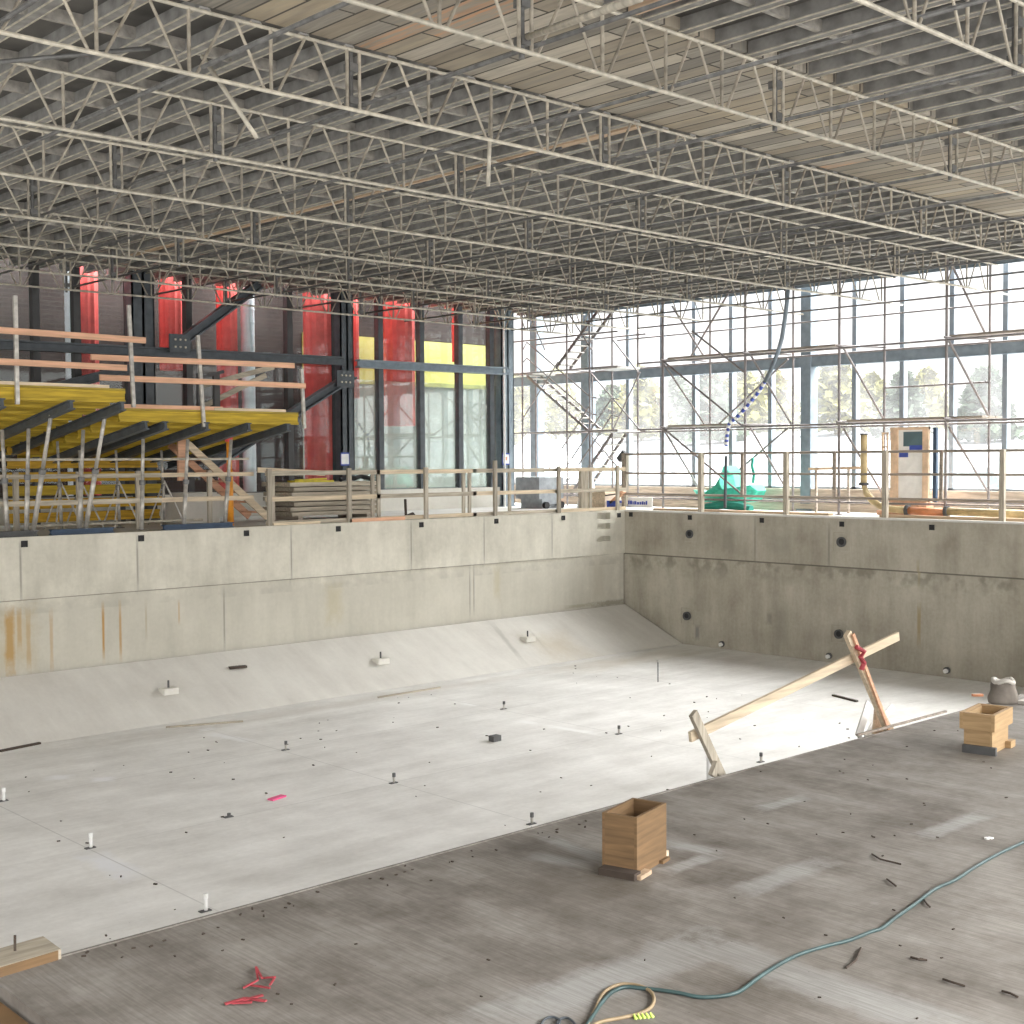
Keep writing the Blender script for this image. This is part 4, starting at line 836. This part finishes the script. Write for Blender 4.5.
# plank lower left
a0, a1 = at(61,958,2,ZN), at(43,945,2,ZN)
t = thing('thick_plank', 'thick worn plank jutting in at the lower left corner', 'plank', (2.4, 7.7, ZN))
pz = ZN+.06
A = at(61,949,2,pz); B = at(43,936,2,pz); Cc = at(0,967,2,pz); Dd = at(0,947,2,pz)
dirx = (Cc-A).normalized(); A2 = A+dirx*1.3; B2 = B+dirx*1.3
m = MB(); u = Vector((0,0,-.062)); m.quad(A,B,B2,A2); m.quad(A+u,A2+u,B2+u,B+u); m.quad(A,A2,A2+u,A+u); m.quad(B,A,A+u,B+u); m.quad(B2,B,B+u,B2+u); m.quad(A2,B2,B2+u,A2+u); m.build('plank_body', 'wx', t)
f = MB(); f.quad(A+Vector((0,-.001,0)),A2+Vector((0,-.001,0)),A2+u+Vector((0,-.001,0)),A+u+Vector((0,-.001,0))); 
m = MB(); q = A2+u*.5; m.bar(A+u*.5+dirx*.02,q,.004,.058); m.v = [v+Vector((0,-.003,0)) for v in m.v]; m.build('sawn_edge', 'ply', t, label='orange brown sawn edge')
p = at(15,951,2,pz); MB().cyl(p, p+Vector((.01,.02,.09)),.008,6).build('nail', 'twig', t)
# hoses
hz = ZN+.012
pts = [at(x,y,2,hz) for x,y in ((1060,826),(1024,842),(1000,853),(975,867),(955,880),(935,889),(915,904),(895,918),(882,928),(870,932),(850,940),(830,945),(812,950),(795,956),(778,965),(762,975),(750,984),(738,992),(722,996),(700,997),(680,993),(660,990),(640,988),(625,987),(612,992),(602,1002),(594,1014),(586,1026),(575,1040))]
def smooth_path(P, n=4):
    out = []
    for i in range(len(P)-1):
        p0 = P[max(i-1,0)]; p1 = P[i]; p2 = P[i+1]; p3 = P[min(i+2,len(P)-1)]
        for k in range(n):
            t_ = k/n; out.append(.5*((2*p1)+(p2-p0)*t_+(2*p0-5*p1+4*p2-p3)*t_*t_+(3*p1-p0-3*p2+p3)*t_**3))
    return out+[P[-1]]
tag(MB().tube(smooth_path(pts), .0115, 8).build('water_hose', 'teal', smooth=True), 'teal hose snaking across the near slab from the right edge', 'hose')
pts = [at(x,y,2,ZN+.011) for x,y in ((580,1040),(588,1024),(596,1008),(602,995),(612,987),(624,984),(640,986),(651,992),(654,1000),(650,1008),(638,1014),(620,1018),(600,1022),(585,1030))]
tag(MB().tube(smooth_path(pts), .0105, 8).build('air_line', 'tan', smooth=True), 'tan hose looped beside the teal hose at the bottom of the photo', 'hose')
pts = [at(x,y,2,ZN+.011) for x,y in ((540,1026),(545,1019),(553,1017),(560,1021),(556,1026),(560,1019),(568,1018),(575,1024),(578,1030))]
tag(MB().tube(smooth_path(pts), .007, 6).build('cord_tangle', 'steel', smooth=True), 'small dark cord tangle at the bottom edge left of the hoses', 'cord')
p = at(644,1018,2,ZN); m = MB()
for k in range(5): m.cyl(p+Vector((.02*k-.04,-.012*k+.02,0)),p+Vector((.02*k-.05,-.012*k+.03,.028)),.012,6,.004)
tag(m.build('lime_scrap', 'lime'), 'lime green scrap beside the tan hose loop', 'scrap')
m = MB(); 
for (x0,y0,x1,y1) in ((225,1004,245,998),(245,998,266,1001),(240,1001,263,995),(232,1003,252,1002)): m.bar(at(x0,y0,2,ZN+.01),at(x1,y1,2,ZN+.016),.02,.008)
tag(m.build('ribbon_scrap', 'redp'), 'flat red ribbon scraps, the lower bunch near the bottom left', 'ribbon')
m = MB(); 
for (x0,y0,x1,y1) in ((243,988,258,980),(258,980,256,967),(256,967,262,978),(262,978,275,977),(275,977,270,985),(250,985,270,988)): m.bar(at(x0,y0,2,ZN+.01),at(x1,y1,2,ZN+.03),.012,.008)
tag(m.build('ribbon_scrap', 'redp'), 'curly red ribbon scrap, the upper bunch near the bottom left', 'ribbon')
for (a, b, c2, l) in (((872,854),(880,859),(901,864),'longest one above the hose'),((887,879),(891,882),(896,886),'short one above the hose'),((846,968),(856,960),(861,948),'pale one just below the hose'),((911,957),(918,959),(927,960),'right of the pale twig'),((943,979),(952,982),(965,986),'lower right, thin'),((1002,991),(1010,993),(1018,997),'lower right corner'),((924,900),(927,904),(930,907),'tiny one touching the hose')):
    tag(MB().tube([at(*a,2,ZN+.008),at(*b,2,ZN+.014),at(*c2,2,ZN+.008)],.007,5).build('twig', 'twig'), 'dark twig on the near slab, ' + l, 'twig', 'twigs on the near slab')
p = at(987,839,2,ZN); tag(MB().cyl(p,p+Vector((0,0,.012)),.022,6).box((p.x+.02,p.y-.03,ZN),(p.x+.05,p.y+.01,ZN+.008)).build('white_fitting', 'white'), 'tiny white fitting on the near slab above the hose', 'fitting')

# ================================================================== LIGHT AND CAMERA
SKY_TOP = 22.0; SKY_SIDE = 2.1
w = bpy.data.worlds.new('sky'); sc.world = w; w.use_nodes = True; nt = w.node_tree; nt.nodes.clear()
o = nt.nodes.new('ShaderNodeOutputWorld'); bg = nt.nodes.new('ShaderNodeBackground'); nt.links.new(bg.outputs[0], o.inputs[0])
tc = nt.nodes.new('ShaderNodeTexCoord'); sz = N(nt, 'ShaderNodeSeparateXYZ', {0: tc.outputs['Generated']})
bg.inputs[0].default_value = (1, .985, .965, 1)      # broken overcast: dim near the horizon, brightest high up beyond the window wall
el = maprange(nt, sz.outputs[2], .17, .5)
dt = N(nt, 'ShaderNodeVectorMath', {0: tc.outputs['Generated'], 1: (-.35,-.93,.1)}, operation='DOT_PRODUCT').outputs['Value']
dx = N(nt, 'ShaderNodeVectorMath', {0: tc.outputs['Generated'], 1: (.90,-.28,.33)}, operation='DOT_PRODUCT').outputs['Value']
side = math_(nt, 'MULTIPLY', maprange(nt, dt, .1, .9, 0., SKY_SIDE), math_(nt, 'SUBTRACT', 1., el))
top = math_(nt, 'MULTIPLY', el, maprange(nt, dx, .1, .7, .6, SKY_TOP))
nt.links.new(math_(nt, 'ADD', math_(nt, 'ADD', side, top), .86), bg.inputs[1])

cam = bpy.data.cameras.new('camera'); co = bpy.data.objects.new('camera', cam); C.objects.link(co); sc.camera = co
cam.sensor_width = 36; cam.lens = FPX/1024*36; cam.clip_end = 400
R = Matrix((cR, cU, -cF)).transposed(); co.matrix_world = Matrix.Translation(CAM) @ R.to_4x4()
sc.view_settings.view_transform = 'Standard'; sc.view_settings.look = 'None'; sc.view_settings.gamma = 1; sc.view_settings.use_curve_mapping = False; sc.view_settings.exposure = 0.35
sc.cycles.max_bounces = 10; sc.cycles.diffuse_bounces = 5; sc.cycles.transparent_max_bounces = 16
